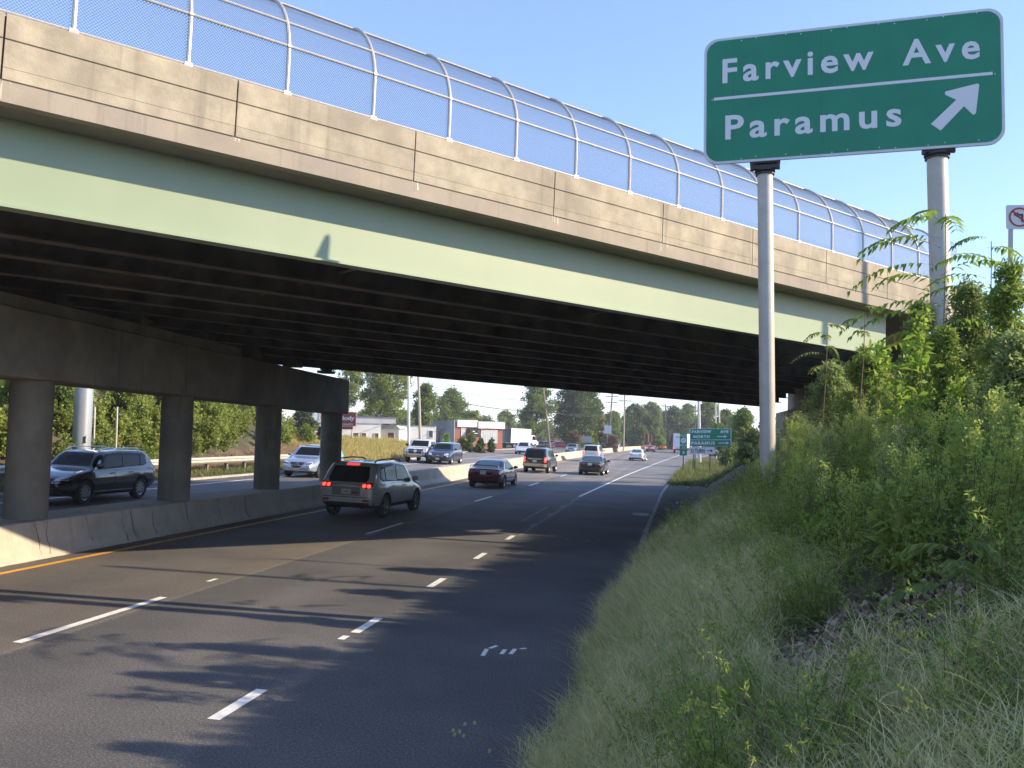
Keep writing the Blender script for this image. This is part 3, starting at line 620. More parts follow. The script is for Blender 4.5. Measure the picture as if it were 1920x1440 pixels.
def explorer():
    H = 1.82; sp = SUVS(4.9, 1.87, H, R=.38, hood=1.12, gc=.32, rearlean=.30); t = empty('suv'); pm = paint('charcoal_green', (.018, .022, .022), metal=.3, rough=.2); tan = paint('tan_cladding', (.42, .33, .22), metal=.1, rough=.4)
    tag(t, 'black SUV with tan lower cladding and bumper, seen from behind', 'car'); sp['clad'] = .0; b, bv = body_mesh(sp, [pm, m_trim], t); suv_glass(sp, bv, t, H, 1.18)
    patch(bv, [(-.66, 1.12), (.66, 1.12), (.60, 1.64), (-.60, 1.64)], 'rear', .008, 'rear_window', m_glass, t, nu=10)
    patch(bv, [(-.18, 1.69), (.18, 1.69), (.18, 1.73), (-.18, 1.73)], 'rear', .012, 'brake_light', m_tail, t, nu=4, nv=2)
    lr(bv, [(.70, .80), (.835, .80), (.835, 1.12), (.70, 1.12)], 'rear', .01, 'tail_light', m_tail_on, t, nu=3); lr(bv, [(.70, .93), (.83, .93), (.83, 1.0), (.70, 1.0)], 'rear', .02, 'reverse_lamp', m_head, t, nu=3, nv=2)
    patch(bv, [(-.84, .48), (.84, .48), (.84, .68), (-.84, .68)], 'rear', .05, 'bumper', tan, t, nu=12); patch(bv, [(-.5, .99), (.5, .99), (.5, 1.02), (-.5, 1.02)], 'rear', .015, 'handle_bar', m_chrome, t, nu=6, nv=2)
    both(bv, [(-2.4, .36), (2.1, .36), (2.1, .52), (-2.4, .52)], .012, 'cladding', tan, t, nu=30, nv=3)
    plate(bv, t, 'rear', 0, .85, mat=m_plateg); doors(bv, sp, t, pm, .54, 1.12, -1.0, -.05, .95); wheels(sp, t, 5); mirrors(sp, t, pm, 1.0, 1.22)
    for s in (-1, 1): mb = MB(); mb.tube([(s*.6, -1.9, 1.8), (s*.62, -1.7, 1.86), (s*.62, .2, 1.87), (s*.6, .4, 1.78)], .02, 6); mb.build('roof_rail', m_trim, t, smooth=True)
    place(t, -9.42, 62.7, -.03)
explorer()
def rear_sedan(label, pname, c, x, y, hdg, H=1.42, L=4.78, W_=1.80, deck=1.02, platem=None, lit=False, metal=.3, wide=.0, rough=.25):
    sp = SEDS(L, W_, H, deck=deck); t = empty('sedan'); pm = paint(pname, c, metal=metal, rough=rough); tag(t, label, 'car'); b, bv = body_mesh(sp, [pm, m_trim], t); sed_glass(sp, bv, t, H, .97)
    patch(bv, [(-.62, deck+.03), (.62, deck+.03), (.50, H*.94), (-.50, H*.94)], 'rear', .008, 'rear_window', M('tinted_glass', (.05, .08, .075), rough=.05, spec=.9), t, nu=10)
    lr(bv, [(.34-wide, .74), (.78, .72), (.78, .90), (.34-wide, .88)], 'rear', .01, 'tail_light', m_tail_on if lit else m_tail, t, nu=5, nv=4); plate(bv, t, 'rear', 0, .80, mat=platem)
    patch(bv, [(-.78, .30), (.78, .30), (.8, .42), (-.8, .42)], 'rear', .006, 'lower_bumper', m_trim, t, nu=10, nv=3)
    patch(bv, [(-.8, .62), (.8, .62), (.8, .64), (-.8, .64)], 'rear', .003, 'bumper_gap', m_gap, t, nu=10, nv=2, skirt=.01)
    doors(bv, sp, t, pm, .32, .9, -.95, -.05, .95); wheels(sp, t, 5); mirrors(sp, t, pm, .85, 1.0); place(t, x, y, hdg); return t
rear_sedan('dark green sedan with a pale plate, nearest car left of the solid white line', 'deep_green', (.022, .032, .030), -5.5, 63.2, -.035, platem=m_plateg, wide=-.02)
rear_sedan('white sedan driving away beside the solid white line', 'bright_white', (.62, .66, .72), -3.95, 107.8, -.07, H=1.46, L=4.9, W_=1.86, metal=0)
rear_sedan('grey sedan in the distance ahead of the white sedan', 'mid_grey', (.20, .21, .22), -4.2, 188, -.09, lit=True)
rear_sedan('dark red sedan in the distance just left of the white truck', 'dark_red', (.10, .015, .02), -1.8, 226, -.10, H=1.6, lit=True)
rear_sedan('pale silver sedan mostly hidden behind the dark red sedan', 'pale_silver', (.55, .57, .6), 1.2, 262, -.10)
def tahoe():
    H = 1.88; sp = SUVS(5.1, 1.98, H, R=.39, hood=1.16, gc=.34, rearlean=.22); t = empty('suv'); pm = paint('silver_white', (.55, .55, .56), metal=.25, rough=.3)
    tag(t, 'large silver white SUV seen from behind close to the median barrier', 'car'); b, bv = body_mesh(sp, [pm, m_trim], t); suv_glass(sp, bv, t, H, 1.22)
    patch(bv, [(-.72, 1.2), (.72, 1.2), (.64, 1.73), (-.64, 1.73)], 'rear', .008, 'rear_window', m_glass, t, nu=10)
    lr(bv, [(.72, .80), (.88, .80), (.88, 1.18), (.72, 1.18)], 'rear', .012, 'tail_light', m_tail_on, t, nu=3); plate(bv, t, 'rear', 0, .93, mat=m_plateg)
    patch(bv, [(-.88, .46), (.88, .46), (.88, .60), (-.88, .60)], 'rear', .05, 'bumper', pm, t, nu=12); doors(bv, sp, t, pm, .5, 1.15, -1.05, -.05, 1.0); wheels(sp, t, 5); mirrors(sp, t, pm, 1.0, 1.27)
    place(t, -8.45, 96, -.04)
tahoe()
# --- oncoming traffic on the far carriageway
def face(bv, t, H, zh, grille, gm, head, hm, cowlz, wz=.60, plate_z=.5):
    patch(bv, [(-wz-.08, cowlz), (wz+.08, cowlz), (wz-.06, H*.93), (-wz+.06, H*.93)], 'front', .008, 'windshield', m_glass, t, nu=12, nv=8)
    if grille: patch(bv, grille, 'front', .012, 'grille', gm, t, nu=10, nv=5)
    lr(bv, head, 'front', .015, 'headlight', hm, t, nu=6, nv=4)
    if plate_z: plate(bv, t, 'front', 0, plate_z)
def front_suv(label, pname, c, x, y, hdg, L=4.65, W_=1.85, H=1.68, hood=1.05, glass=True, metal=.3, rough=.2, kind='suv', R=.37, extra=None, style=0, spokes=7, rearlean=.45):
    sp = SUVS(L, W_, H, R=R, hood=hood, rearlean=rearlean); sp['clad'] = .34; t = empty(kind); pm = paint(pname, c, metal=metal, rough=rough); tag(t, label, 'car'); b, bv = body_mesh(sp, [pm, m_trim], t)
    suv_glass(sp, bv, t, H, hood+.06)
    if style == 0: face(bv, t, H, hood, [(-.34, .66), (.34, .66), (.42, .80), (-.42, .80)], m_trim, [(.46, .72), (.80, .76), (.80, .88), (.50, .82)], m_head, hood+.12)
    if style == 1:
        face(bv, t, H, hood, [(-.40, .60), (.40, .60), (.46, .72), (.40, .82), (-.40, .82), (-.46, .72)], m_chrome, [(.50, .68), (.82, .76), (.80, .92), (.52, .86)], m_head, hood+.12, plate_z=.46)
        patch(bv, [(-.36, .62), (.36, .62), (.40, .69), (-.40, .69)], 'front', .022, 'grille_mesh', m_trim, t, nu=8, nv=3); patch(bv, [(-.40, .73), (.40, .73), (.36, .80), (-.36, .80)], 'front', .022, 'grille_mesh', m_trim, t, nu=8, nv=3)
        patch(bv, [(-.09, .69), (.09, .69), (.09, .735), (-.09, .735)], 'front', .03, 'badge', M('badge_gold', (.55, .42, .12), metal=.6, rough=.3), t, nu=3, nv=2)
    if style == 2:
        face(bv, t, H, hood, [(-.18, .48), (.18, .48), (.44, .74), (.40, .80), (-.40, .80), (-.44, .74)], m_chrome, [(.50, .74), (.80, .78), (.80, .84), (.50, .81)], m_head, hood+.12, plate_z=.42)
        patch(bv, [(-.14, .51), (.14, .51), (.39, .74), (.36, .78), (-.36, .78), (-.39, .74)], 'front', .022, 'grille_mesh', m_trim, t, nu=8, nv=5)
        patch(bv, [(.09*math.cos(a), .68+.09*math.sin(a)) for a in np.linspace(0, 2*math.pi, 13)[:-1]], 'front', .035, 'badge', m_chrome, t, nu=5, nv=5)
        patch(bv, [(.062*math.cos(a), .68+.062*math.sin(a)) for a in np.linspace(0, 2*math.pi, 13)[:-1]], 'front', .041, 'badge_field', m_trim, t, nu=5, nv=5)
        lr(bv, [(.48, .69), (.82, .73), (.82, .86), (.50, .84)], 'front', .008, 'headlight_housing', m_trim, t, nu=6, nv=4)
    if style == 3: face(bv, t, H, hood, None, None, [(.52, .78), (.80, .84), (.80, .90), (.54, .86)], m_head, hood+.10, plate_z=.62); patch(bv, [(-.62, .36), (.62, .36), (.55, .48), (-.55, .48)], 'front', .01, 'lower_grille', m_trim, t, nu=10, nv=3)
    lr(bv, [(.70, .88), (.86, .86), (.86, 1.05), (.74, 1.05)], 'rear', .01, 'tail_light', m_tail, t, nu=4, nv=4)
    doors(bv, sp, t, pm, .40, hood-.02, -.95, .0, 1.0); wheels(sp, t, spokes); mirrors(sp, t, pm, .95, hood+.12)
    if extra: extra(t, bv, sp, pm)
    place(t, x, y, math.pi+hdg); return t
def eq_extra(t, bv, sp, pm):
    for s in (-1, 1): mb = MB(); mb.tube([(s*.60, -1.6, 1.66), (s*.62, -1.4, 1.715), (s*.62, .2, 1.72), (s*.60, .5, 1.63)], .016, 6); mb.build('roof_rail', m_chrome, t, smooth=True)
    both(bv, [(-1.62, 1.085), (1.1, 1.06), (1.1, 1.08), (-1.62, 1.105)], .012, 'window_trim', m_chrome, t, nu=24, nv=1)
    both(bv, [(-1.0, .36), (1.0, .36), (1.0, .375), (-1.0, .375)], .012, 'sill_trim', m_chrome, t, nu=16, nv=1)
front_suv('black SUV passing behind the two nearest pier columns', 'gloss_black', (.010, .011, .016), -18.75, 25.1, .0, extra=eq_extra, metal=.1, rough=.12, spokes=10)
def rdx_extra(t, bv, sp, pm):
    patch(bv, [(-.42, -.9), (.42, -.9), (.42, .35), (-.42, .35)], 'top', .02, 'sunroof', m_glass, t)
front_suv('silver blue SUV with a chrome diamond grille behind the last pier column', 'ice_blue_silver', (.34, .40, .50), -19.0, 43.6, .03, L=4.74, W_=1.9, H=1.66, hood=1.02, style=2, extra=rdx_extra, metal=.5, rough=.25)
front_suv('dark blue crossover with a two bar chrome grille beside the white pickup', 'navy', (.020, .030, .060), -18.35, 68.6, .02, L=5.1, W_=1.98, H=1.76, hood=1.10, style=1, metal=.3)
front_suv('pale blue white crossover without a grille on the far carriageway', 'pearl_white', (.55, .62, .70), -19.1, 112, .02, L=4.9, W_=1.98, H=1.64, hood=.98, style=3, metal=.1, rearlean=.9)
front_suv('blue grey car partly hidden behind the barrier and the silver white SUV', 'slate_blue', (.20, .25, .33), -14.9, 132, -.02, L=4.7, H=1.52, hood=.96, style=0)
front_suv('distant silver car approaching on the far carriageway near the poles', 'distant_silver', (.45, .48, .52), -13.0, 212, -.05, L=4.7, H=1.6, hood=.98)
def pickup(label, pname, c, x, y, hdg, guard=True, scale=1.):
    L = 5.8; H = 1.92; l = L/2; w = 1.0
    sp = dict(L=L, R=.41, axles=(-l+1.15, l-1.0), tumble=.14, clad=.0,
        top=[(-l, 1.28), (-.62, 1.30), (-.56, 1.32), (-.44, 1.84), (-.3, 1.90), (.5, H), (1.0, 1.87), (1.62, 1.34), (1.75, 1.28), (l-.35, 1.22), (l-.05, 1.12), (l, .95)],
        belt=[(-l, 1.24), (l-1.1, 1.20), (l, .94)], bot=[(-l, .52), (-l+1, .46), (l-1, .42), (l, .46)], wid=[(-l, w*.96), (l-.7, w), (l-.2, w*.97), (l, w*.9)])
    t = empty('pickup_truck'); pm = paint(pname, c, metal=0, rough=.3); tag(t, label, 'pickup truck'); b, bv = body_mesh(sp, [pm, m_trim], t)
    patch(bv, [(-.76, 1.34), (.76, 1.34), (.66, 1.80), (-.66, 1.80)], 'front', .008, 'windshield', m_glass, t, nu=12)
    both(bv, [(.42, 1.29), (1.45, 1.26), (1.05, 1.76), (.42, 1.78)], .006, 'side_window', m_glass, t); both(bv, [(-.40, 1.31), (.34, 1.29), (.34, 1.78), (-.36, 1.76)], .006, 'side_window', m_glass, t)
    patch(bv, [(-.52, .76), (.52, .76), (.60, 1.12), (-.60, 1.12)], 'front', .02, 'grille', m_trim, t)
    for a, b_, c_, d in ((-.56, .56, .925, .955), (-.05, .05, .78, 1.10)): patch(bv, [(a, c_), (b_, c_), (b_, d), (a, d)], 'front', .035, 'grille_bar', m_chrome, t, nu=6, nv=3)
    patch(bv, [(-.13, .87), (0, .82), (.13, .87), (.11, 1.02), (-.11, 1.02)], 'front', .045, 'badge', m_head, t, nu=4, nv=4)
    lr(bv, [(.62, .86), (.88, .86), (.88, 1.06), (.66, 1.06)], 'front', .015, 'headlight', m_head, t, nu=4, nv=4); patch(bv, [(-.9, .50), (.9, .50), (.9, .68), (-.9, .68)], 'front', .05, 'bumper', m_chrome, t, nu=12, nv=4)
    plate(bv, t, 'front', 0, .60); doors(bv, sp, t, pm, .5, 1.2, -.6, .4, 1.5); wheels(sp, t, 6); mirrors(sp, t, m_trim, 1.45, 1.42, s=1.3)
    if guard:
        mb = MB()
        for s in (-1, 1): mb.tube([(s*.92, l+.12, .45), (s*.92, l+.16, 1.18), (s*.66, l+.16, 1.18), (s*.66, l+.12, .45)], .025, 6)
        for z in (.62, .85, 1.1): mb.tube([(-.92, l+.15, z), (-.66, l+.15, z)], .015, 5); mb.tube([(.66, l+.15, z), (.92, l+.15, z)], .015, 5)
        mb.tube([(-.66, l+.13, .55), (.66, l+.13, .55)], .025, 6); mb.build('push_bar', m_trim, t)
    place(t, x, y, math.pi+hdg); return t
pickup('white pickup truck with a black grille guard on the far carriageway', 'plain_white', (.66, .66, .64), -20.6, 69.9, .04)
# ---------------------------------------------------------------- signs
m_sgreen = M('sign_green', (.006, .19, .105), (.010, .22, .12), scale=2, rough=.45, spec=.4); m_swhite = M('sign_letter', (.66, .67, .70), rough=.5)
m_salu = M('sign_edge', (.55, .57, .62), (.62, .64, .68), scale=5, rough=.5); m_back = M('sign_back', (.35, .35, .35), rough=.5, metal=.5)
m_post = M('grey_post', (.43, .41, .37), (.52, .50, .45), scale=3, rough=.55, metal=.1, bump=.05, c3=(.38, .33, .27), scale3=1.2, amt3=.35); m_clamp = M('clamp_steel', (.045, .045, .05), rough=.55, metal=.4)
m_ugreen = M('u_post_green', (.03, .055, .045), rough=.6)
def rrect(w, h, r, n=6):
    P = []
    for cx, cy, a0 in ((w-r, h-r, 0), (r, h-r, 90), (r, r, 180), (w-r, r, 270)):
        for k in range(n+1): a = math.radians(a0+90*k/n); P.append((cx+r*math.cos(a), cy+r*math.sin(a)))
    return P
# big guide sign: its plane is found from its level edges
ax_ = -ray(-4284, 710); ax_ /= np.linalg.norm(ax_); nrm = np.cross(ax_, np.array(UP)); nrm /= np.linalg.norm(nrm)   # faces the traffic
upv = np.cross(nrm, ax_); upv /= np.linalg.norm(upv)
if upv[2] < 0: upv = -upv
if nrm[1] > 0: nrm = -nrm
zL = 12.3
rL = ray(1434, 330); PL = CAM+rL*(zL); PLf = PL+nrm*.17
def sgn(x, y): p = onplane(x, y, PLf, nrm)-SO; return float(p@ax_), float(p@upv)
SO = onplane(1319, 309.5, PLf, nrm); SWd = sgn(1883, 140)[0]; SH = (sgn(1319, 76)[1]+sgn(1877, 12.8)[1]-sgn(1888, 269)[1])/2
print('SIGN', SO, SWd, SH, 'L', PL)
t = empty('highway_sign', (PL[0]+.9, PL[1], 1.5)); tag(t, 'big green guide sign reading Farview Ave Paramus on two grey posts', 'road sign')
fr = (SO-np.array(t.location), ax_, upv, nrm)
mb = MB(); mb.prism(rrect(SWd, SH, .20), fr, -.035, .0); mb.build('border', m_salu, t)
inner = [(x*(SWd-.075)/SWd+.0375, y*(SH-.075)/SH+.0375) for x, y in rrect(SWd, SH, .19)]
mb = MB(); mb.prism(inner, fr, .0005, .004); mb.build('sign_panel', m_sgreen, t)
def zc(x, y): return sgn(1260+x/2.909, y/2.909)
a = zc(275, 458); b = zc(1092, 382); c = zc(275, 325); textmesh('Farview', m_swhite, t, fr, (a[0], a[1], b[0]+.02, c[1]), .007, bold=.022, spacing=1.3)
a2 = zc(1257, 362); b2 = zc(1680, 322); textmesh('Ave', m_swhite, t, fr, (a2[0], a[1], b2[0], c[1]), .007, bold=.022, spacing=1.35)
a3 = zc(290, 765); b3 = zc(1252, 690); c3 = zc(290, 632); textmesh('Paramus', m_swhite, t, fr, (a3[0], a3[1], b3[0], c3[1]), .007, bold=.022, spacing=1.3)
d0 = zc(228, 541); d1 = zc(1748, 402); mb = MB(); zz = (d0[1]+d1[1])/2; mb.prism([(d0[0], zz-.021), (d1[0], zz-.021), (d1[0], zz+.021), (d0[0], zz+.021)], fr, .0045, .008); mb.build('divider', m_swhite, t)
ar = [zc(*p) for p in ((1412, 677), (1465, 713), (1592, 580), (1636, 622), (1646, 628), (1657, 617), (1675, 466), (1672, 459), (1664, 457), (1492, 500), (1487, 508), (1492, 519), (1550, 545))]
mb = MB(); mb.prism(ar, fr, .0045, .008); mb.build('arrow', m_swhite, t)
mb = MB()
for v in (SH-.06, SH*.515, .06):
    for k, u in enumerate(np.arange(.12, SWd-.1, .205)):
        if k % 3 != 1: mb.tube([Vector(fr[0])+Vector(ax_)*u+Vector(upv)*(v+.02*((k % 2)-.5))+Vector(nrm)*z for z in (.004, .012)], .0085, 6)
mb.build('rivet_row', m_swhite, t)['kind'] = 'stuff'
for u in (.42, 1.62):
    mb = MB(); mb.prism([(u, .06), (u+.004, .06), (u+.004, SH-.06), (u, SH-.06)], fr, .0042, .0048); mb.build('panel_seam', M('seam_green', (.02, .11, .07), rough=.6), t)
for (xt, dia, nm) in ((1434.5, .217, 'post'), (1757, .262, 'post')):
    p = onplane(xt, 330 if xt < 1500 else 300, PL, nrm); gz = float(ground_h(p[0], p[1])); tt = np.array(UP)
    y1 = p+tt*1.45; y0 = p-tt*(p[2]-gz+.3)
    mb = MB(); mb.tube([Vector(q)-t.location for q in (y0, p-tt*.0)], dia/2, 28); mb.tube([Vector(q)-t.location for q in (p-tt*.0, p+tt*.03)], dia/2+.004, 28); mb.build('post', m_post, t, smooth=True)
    mb = MB(); mb.tube([Vector(q)-t.location for q in (p+tt*.031, y1)], dia/2-.01, 20)
    R = Matrix((Vector(ax_), Vector(-nrm), Vector(upv))).transposed(); base = Vector(p)-t.location
    for dz, w, dd in ((.10, .40, .05), (.165, .42, .03)): mb.box(base+Vector(upv)*dz+Vector(nrm)*.08, (w, .10, dd), R)
    mb.box(base+Vector(upv)*.13+Vector(nrm)*.11+Vector(ax_)*-.185, (.04, .06, .15), R); mb.box(base+Vector(upv)*.13+Vector(nrm)*.11+Vector(ax_)*.185, (.04, .06, .15), R)
    mb.tube([base+Vector(tt)*.055, base+Vector(tt)*.095], dia/2+.035, 20); mb.tube([base+Vector(tt)*.01, base+Vector(tt)*.03], dia/2+.025, 20)
    for z in (.5, 1.0, 1.35): mb.box(base+Vector(upv)*z+Vector(nrm)*.09, (.36, .07, .08), R)
    mb.build('clamp', m_clamp, t)
# roadside signs beyond the overpass
def facing(x, y, yaw=0.): return Matrix.Rotation(yaw, 3, 'Z')
def board(name, label, px, Y, parts, posts, yaw=-.05, gz=None, pm=None):
    """px: (x0,y0,x1,y1) of the board in the photo at depth Y"""
    a = at(px[0], px[3], Y); b = at(px[2], px[3], Y); c = at(px[0], px[1], Y); w = float(np.linalg.norm(b-a)); h = float(c[2]-a[2]+abs(b[2]-a[2])*.0)
    x = (a[0]+b[0])/2; g = float(ground_h(x, Y)); t = empty(name, (x, Y, g)); tag(t, label, 'road sign')
    lz = float((a[2]+b[2])/2)-g; A = np.array([1, 0, (b[2]-a[2])/w]); fr = (np.array([-w/2, 0, lz]), A, np.array(UP)*0+np.array([-.02, 0, 1.]), np.array([0, -1., 0]))
    for (u, hb) in posts:
        mb = MB(); mb.box((-w/2+w*u, .04, (lz+h*hb)/2-.1), (.07, .05, lz+h*hb+.2)); mb.build('post', pm or m_ugreen, t)
    parts(t, fr, w, h); return t
def p_main(t, fr, w, h):
    mb = MB(); mb.prism(rrect(w, h, .12), fr, -.01, .0); mb.build('border', m_swhite, t); hs = h*.36
    mb = MB(); mb.prism([(x*.97+w*.015, y*(h-hs)/h*.95+hs+.02) for x, y in rrect(w, h, .10)], fr, .002, .005); mb.build('sign_panel', m_sgreen, t)
    mb = MB(); mb.prism([(x*.97+w*.015, y*hs/h*.93+.02) for x, y in rrect(w, h, .10)], fr, .002, .005); mb.build('sign_panel', m_sgreen, t)
    textmesh('FARVIEW', m_swhite, t, fr, (w*.05, h*.74, w*.52, h*.91), .012, bold=.045, spacing=1.2); textmesh('AVE', m_swhite, t, fr, (w*.73, h*.74, w*.93, h*.91), .012, bold=.045, spacing=1.2)
    textmesh('NORTH', m_swhite, t, fr, (w*.09, h*.46, w*.48, h*.63), .012, bold=.045, spacing=1.2); textmesh('PARAMUS', m_swhite, t, fr, (w*.04, h*.09, w*.61, h*.27), .012, bold=.045, spacing=1.2)
    for y in (.55, .18):
        x0, x1 = (.66, .90) if y > .3 else (.70, .95)
        mb = MB(); mb.prism([(w*x0, h*(y-.022)), (w*(x1-.06), h*(y-.022)), (w*(x1-.06), h*(y-.022)), (w*(x1-.08), h*(y-.09)), (w*x1, h*y), (w*(x1-.08), h*(y+.09)), (w*(x1-.06), h*(y+.022)), (w*x0, h*(y+.022))], fr, .006, .012); mb.build('arrow', m_swhite, t)
board('road_sign', 'green sign reading Farview Ave North and Paramus above the U TURN board', (1293, 805.5, 1371, 838.5), 72, p_main, ((.10, -.0), (.88, -.0)))
def p_ut(t, fr, w, h):
    mb = MB(); mb.prism(rrect(w, h, .05), fr, -.006, .0); mb.build('sign_panel', M('sign_white', (.62, .63, .64), rough=.5), t)
    textmesh('U TURN', m_ink, t, fr, (w*.06, h*.22, w*.60, h*.78), .006, bold=.03, spacing=1.05)
    mb = MB(); mb.prism([(w*.67, h*.45), (w*.84, h*.45), (w*.82, h*.25), (w*.93, h*.5), (w*.82, h*.75), (w*.84, h*.55), (w*.67, h*.55)], fr, .002, .006); mb.build('arrow', m_ink, t)
board('road_sign', 'white U TURN sign with a black arrow under the green Paramus board', (1293, 839.5, 1340, 853), 69.5, p_ut, ((.22, .1), (.82, .1)))
def p_mile(t, fr, w, h):
    for k, (y0, y1) in enumerate(((.86, 1.), (.30, .85), (.0, .29))):
        mb = MB(); mb.prism([(0, h*y0), (w, h*y0), (w, h*y1), (0, h*y1)], fr, -.006, .0); mb.build('sign_panel', m_sgreen, t)
    textmesh('SOUTH', m_swhite, t, fr, (w*.06, h*.885, w*.94, h*.975), .006, bold=.01); textmesh('MILE', m_swhite, t, fr, (w*.08, h*.43, w*.92, h*.51), .006, bold=.02)
    textmesh('11', m_swhite, t, fr, (w*.36, h*.32, w*.66, h*.41), .006, bold=.03); textmesh('8', m_swhite, t, fr, (w*.38, h*.07, w*.66, h*.2), .006, bold=.03)
    mb = MB(); mb.prism([(w*.5+w*.40*math.cos(q), h*.68+w*.40*math.sin(q)) for q in np.linspace(0, 2*math.pi, 25)[:-1]], fr, .002, .006); mb.build('route_shield', m_swhite, t)
    textmesh('17', m_ink, t, fr, (w*.32, h*.64, w*.68, h*.72), .010, bold=.02)
board('mile_marker', 'narrow green mile marker with a round 17 shield, left of the U TURN sign', (1274.5, 813, 1288, 854.5), 68, p_mile, ((.5, .3),))
# no left turn sign at the right edge, up on the bank
def p_nl(t, fr, w, h):
    mb = MB(); mb.prism(rrect(w, h, .04), fr, -.004, .0); mb.build('sign_panel', M('sign_white', (.62, .63, .64), rough=.5), t)
    cx, cy, r = w*.5, h*.5, w*.40; c = m_red
    n = 32; mb = MB(); P = [(cx+q*math.cos(2*math.pi*k/n), cy+q*math.sin(2*math.pi*k/n)) for q in (r, r*.82) for k in range(n)]; O, A, B_, C_ = [np.array(x) for x in fr]
    mb.add([O+A*p[0]+B_*p[1]+C_*.004 for p in P], [(k, (k+1) % n, n+(k+1) % n, n+k) for k in range(n)]); mb.build('ring', c, t)
    mb = MB(); mb.prism([(cx-r*.68, cy+r*.54), (cx-r*.54, cy+r*.68), (cx+r*.68, cy-r*.54), (cx+r*.54, cy-r*.68)], fr, .005, .007); mb.build('bar', c, t)
    mb = MB(); mb.prism([(cx+r*.16, cy-r*.5), (cx+r*.34, cy-r*.5), (cx+r*.34, cy+r*.34), (cx-r*.1, cy+r*.34), (cx-r*.1, cy+r*.55), (cx-r*.55, cy+r*.24), (cx-r*.1, cy-r*.05), (cx-r*.1, cy+r*.14), (cx+r*.16, cy+r*.14)], fr, .002, .0035); mb.build('arrow', m_ink, t)
m_red = M('sign_red', (.42, .03, .035), rough=.5)
board('no_left_turn_sign', 'white no left turn sign with a red ring at the right edge of the picture', (1886.5, 384.5, 1937, 430), 17.5, p_nl, ((.2, .6),), pm=m_post)

# ---------------------------------------------------------------- poles, wires
m_wood = M('pole_wood', (.16, .115, .08), (.26, .20, .14), scale=6, rough=.9, bump=.2); m_woodp = M('pole_pale', (.34, .30, .22), (.42, .38, .28), scale=6, rough=.9); m_ins = M('insulator', (.2, .2, .2), rough=.3); m_cable = M('cable', (.03, .03, .032), rough=.7)
m_alupole = M('aluminium_pole', (.50, .49, .47), (.60, .59, .57), scale=4, rough=.45, metal=.3)
def pole(label, xb, yb, xt, yt, Y, r0, r1, mat, arms=(), name='utility_pole', extra=None, cat='utility pole', group=None):
    b = at(xb, yb, Y); tp = at(xt, yt, Y); g = float(ground_h(b[0], b[1])); t = empty(name, (b[0], b[1], g)); tag(t, label, cat, group)
    L0 = Vector((0, 0, -.2)); T1 = Vector(tp)-t.location; mb = MB(); mb.tube([L0, T1*.5, T1], [r0, (r0+r1)/2, r1], 10); mb.build('pole', mat, t, smooth=True)
    for z, w in arms:
        c = T1*(1-z/T1.length); mb = MB(); mb.box(c+Vector((0, -r1-.06, 0)), (w, .11, .13)); ar = mb.build('crossarm', m_wood, t)
        mb = MB(); mb.tube([c+Vector((-w*.3, -.1, 0)), c+Vector((0, -.1, -w*.3))], .02, 4); mb.tube([c+Vector((w*.3, -.1, 0)), c+Vector((0, -.1, -w*.3))], .02, 4); mb.build('brace', m_wood, t)
        for q in (-.46, -.28, .28, .46): mb = MB(); mb.tube([c+Vector((w*q, -.1, .06)), c+Vector((w*q, -.1, .24))], .045, 6); mb.build('insulator', m_ins, ar)
    if extra: extra(t, T1)
    return t
def lampx(t, T1):
    c = T1*.80; mb = MB(); mb.tube([c, c+Vector((.5, 0, .45)), c+Vector((1.3, 0, .85)), c+Vector((2.1, 0, 1.0))], .035, 6); a = mb.build('lamp_arm', m_galv, t, smooth=True)
    mb = MB(); e = c+Vector((2.4, 0, 1.0)); mb.sweep([(-.09, 0), (0, .07), (.09, 0), (0, -.08)], None, [(e+Vector((d, 0, 0)), Vector((0, s, 0)), Vector((0, 0, s))) for d, s in ((-.35, .5), (-.1, 1.), (.3, 1.1), (.45, .5))]); mb.build('lamp_head', m_galv, a)
pole('pale aluminium pole standing in the grass left of the wooden lamp pole', 767.5, 831, 766, 650, 84, .16, .12, m_alupole, name='metal_pole', cat='pole')
pole('brown wooden pole with a curved street lamp arm beside the aluminium pole', 789.5, 829, 783, 655, 92, .17, .13, m_woodp, extra=lampx)
def floodx(t, T1):
    c = T1*.55; mb = MB(); mb.tube([c, c+Vector((.9, 0, .15))], .03, 6); a = mb.build('lamp_arm', m_galv, t)
    mb = MB(); mb.sweep([(-.4, 0), (.4, 0), (.35, .3), (-.35, .3)], None, [(c+Vector((x, 0, z)), Vector((0, s, 0)), Vector((0, 0, 1))) for x, z, s in ((.5, .1, .6), (1.3, .0, 1.))]); mb.build('floodlight', m_galv, a)
pole('leaning brown utility pole beside the red parked cars', 1033, 842, 1014, 690, 128, .19, .14, m_wood, extra=floodx)
pole('dark pole with two crossarms nearest the big tree', 1141, 833, 1148, 738, 168, .16, .13, m_wood, arms=((.6, 2.5), (1.75, 2.3)))
pole('pale slim pole with crossarms right of the dark double crossarm pole', 1169.5, 833, 1171.5, 738, 176, .16, .13, m_woodp, arms=((.3, 2.4), (1.5, 2.6)))
pole('distant pole with two crossarms above the orange message board', 1249, 828, 1248, 758, 230, .17, .14, m_wood, arms=((.5, 2.3), (1.6, 2.1)))
pole('distant crossarm pole behind the tall grey pole above the truck', 1304, 830, 1304, 758, 250, .17, .14, m_wood, arms=((.9, 2.4), (1.9, 2.)))
pole('faint far crossarm pole behind the dark roadside trees', 1362, 838, 1362, 766, 240, .16, .12, m_wood, arms=((.6, 2.),))
pole('tall grey pole rising behind the green Paramus sign', 1312, 873, 1310, 738, 96, .19, .15, m_alupole, name='metal_pole', cat='pole')
pole('left one of two thin pale poles right of the truck', 1343, 850, 1341.5, 740, 140, .13, .10, m_alupole, name='metal_pole', cat='pole')
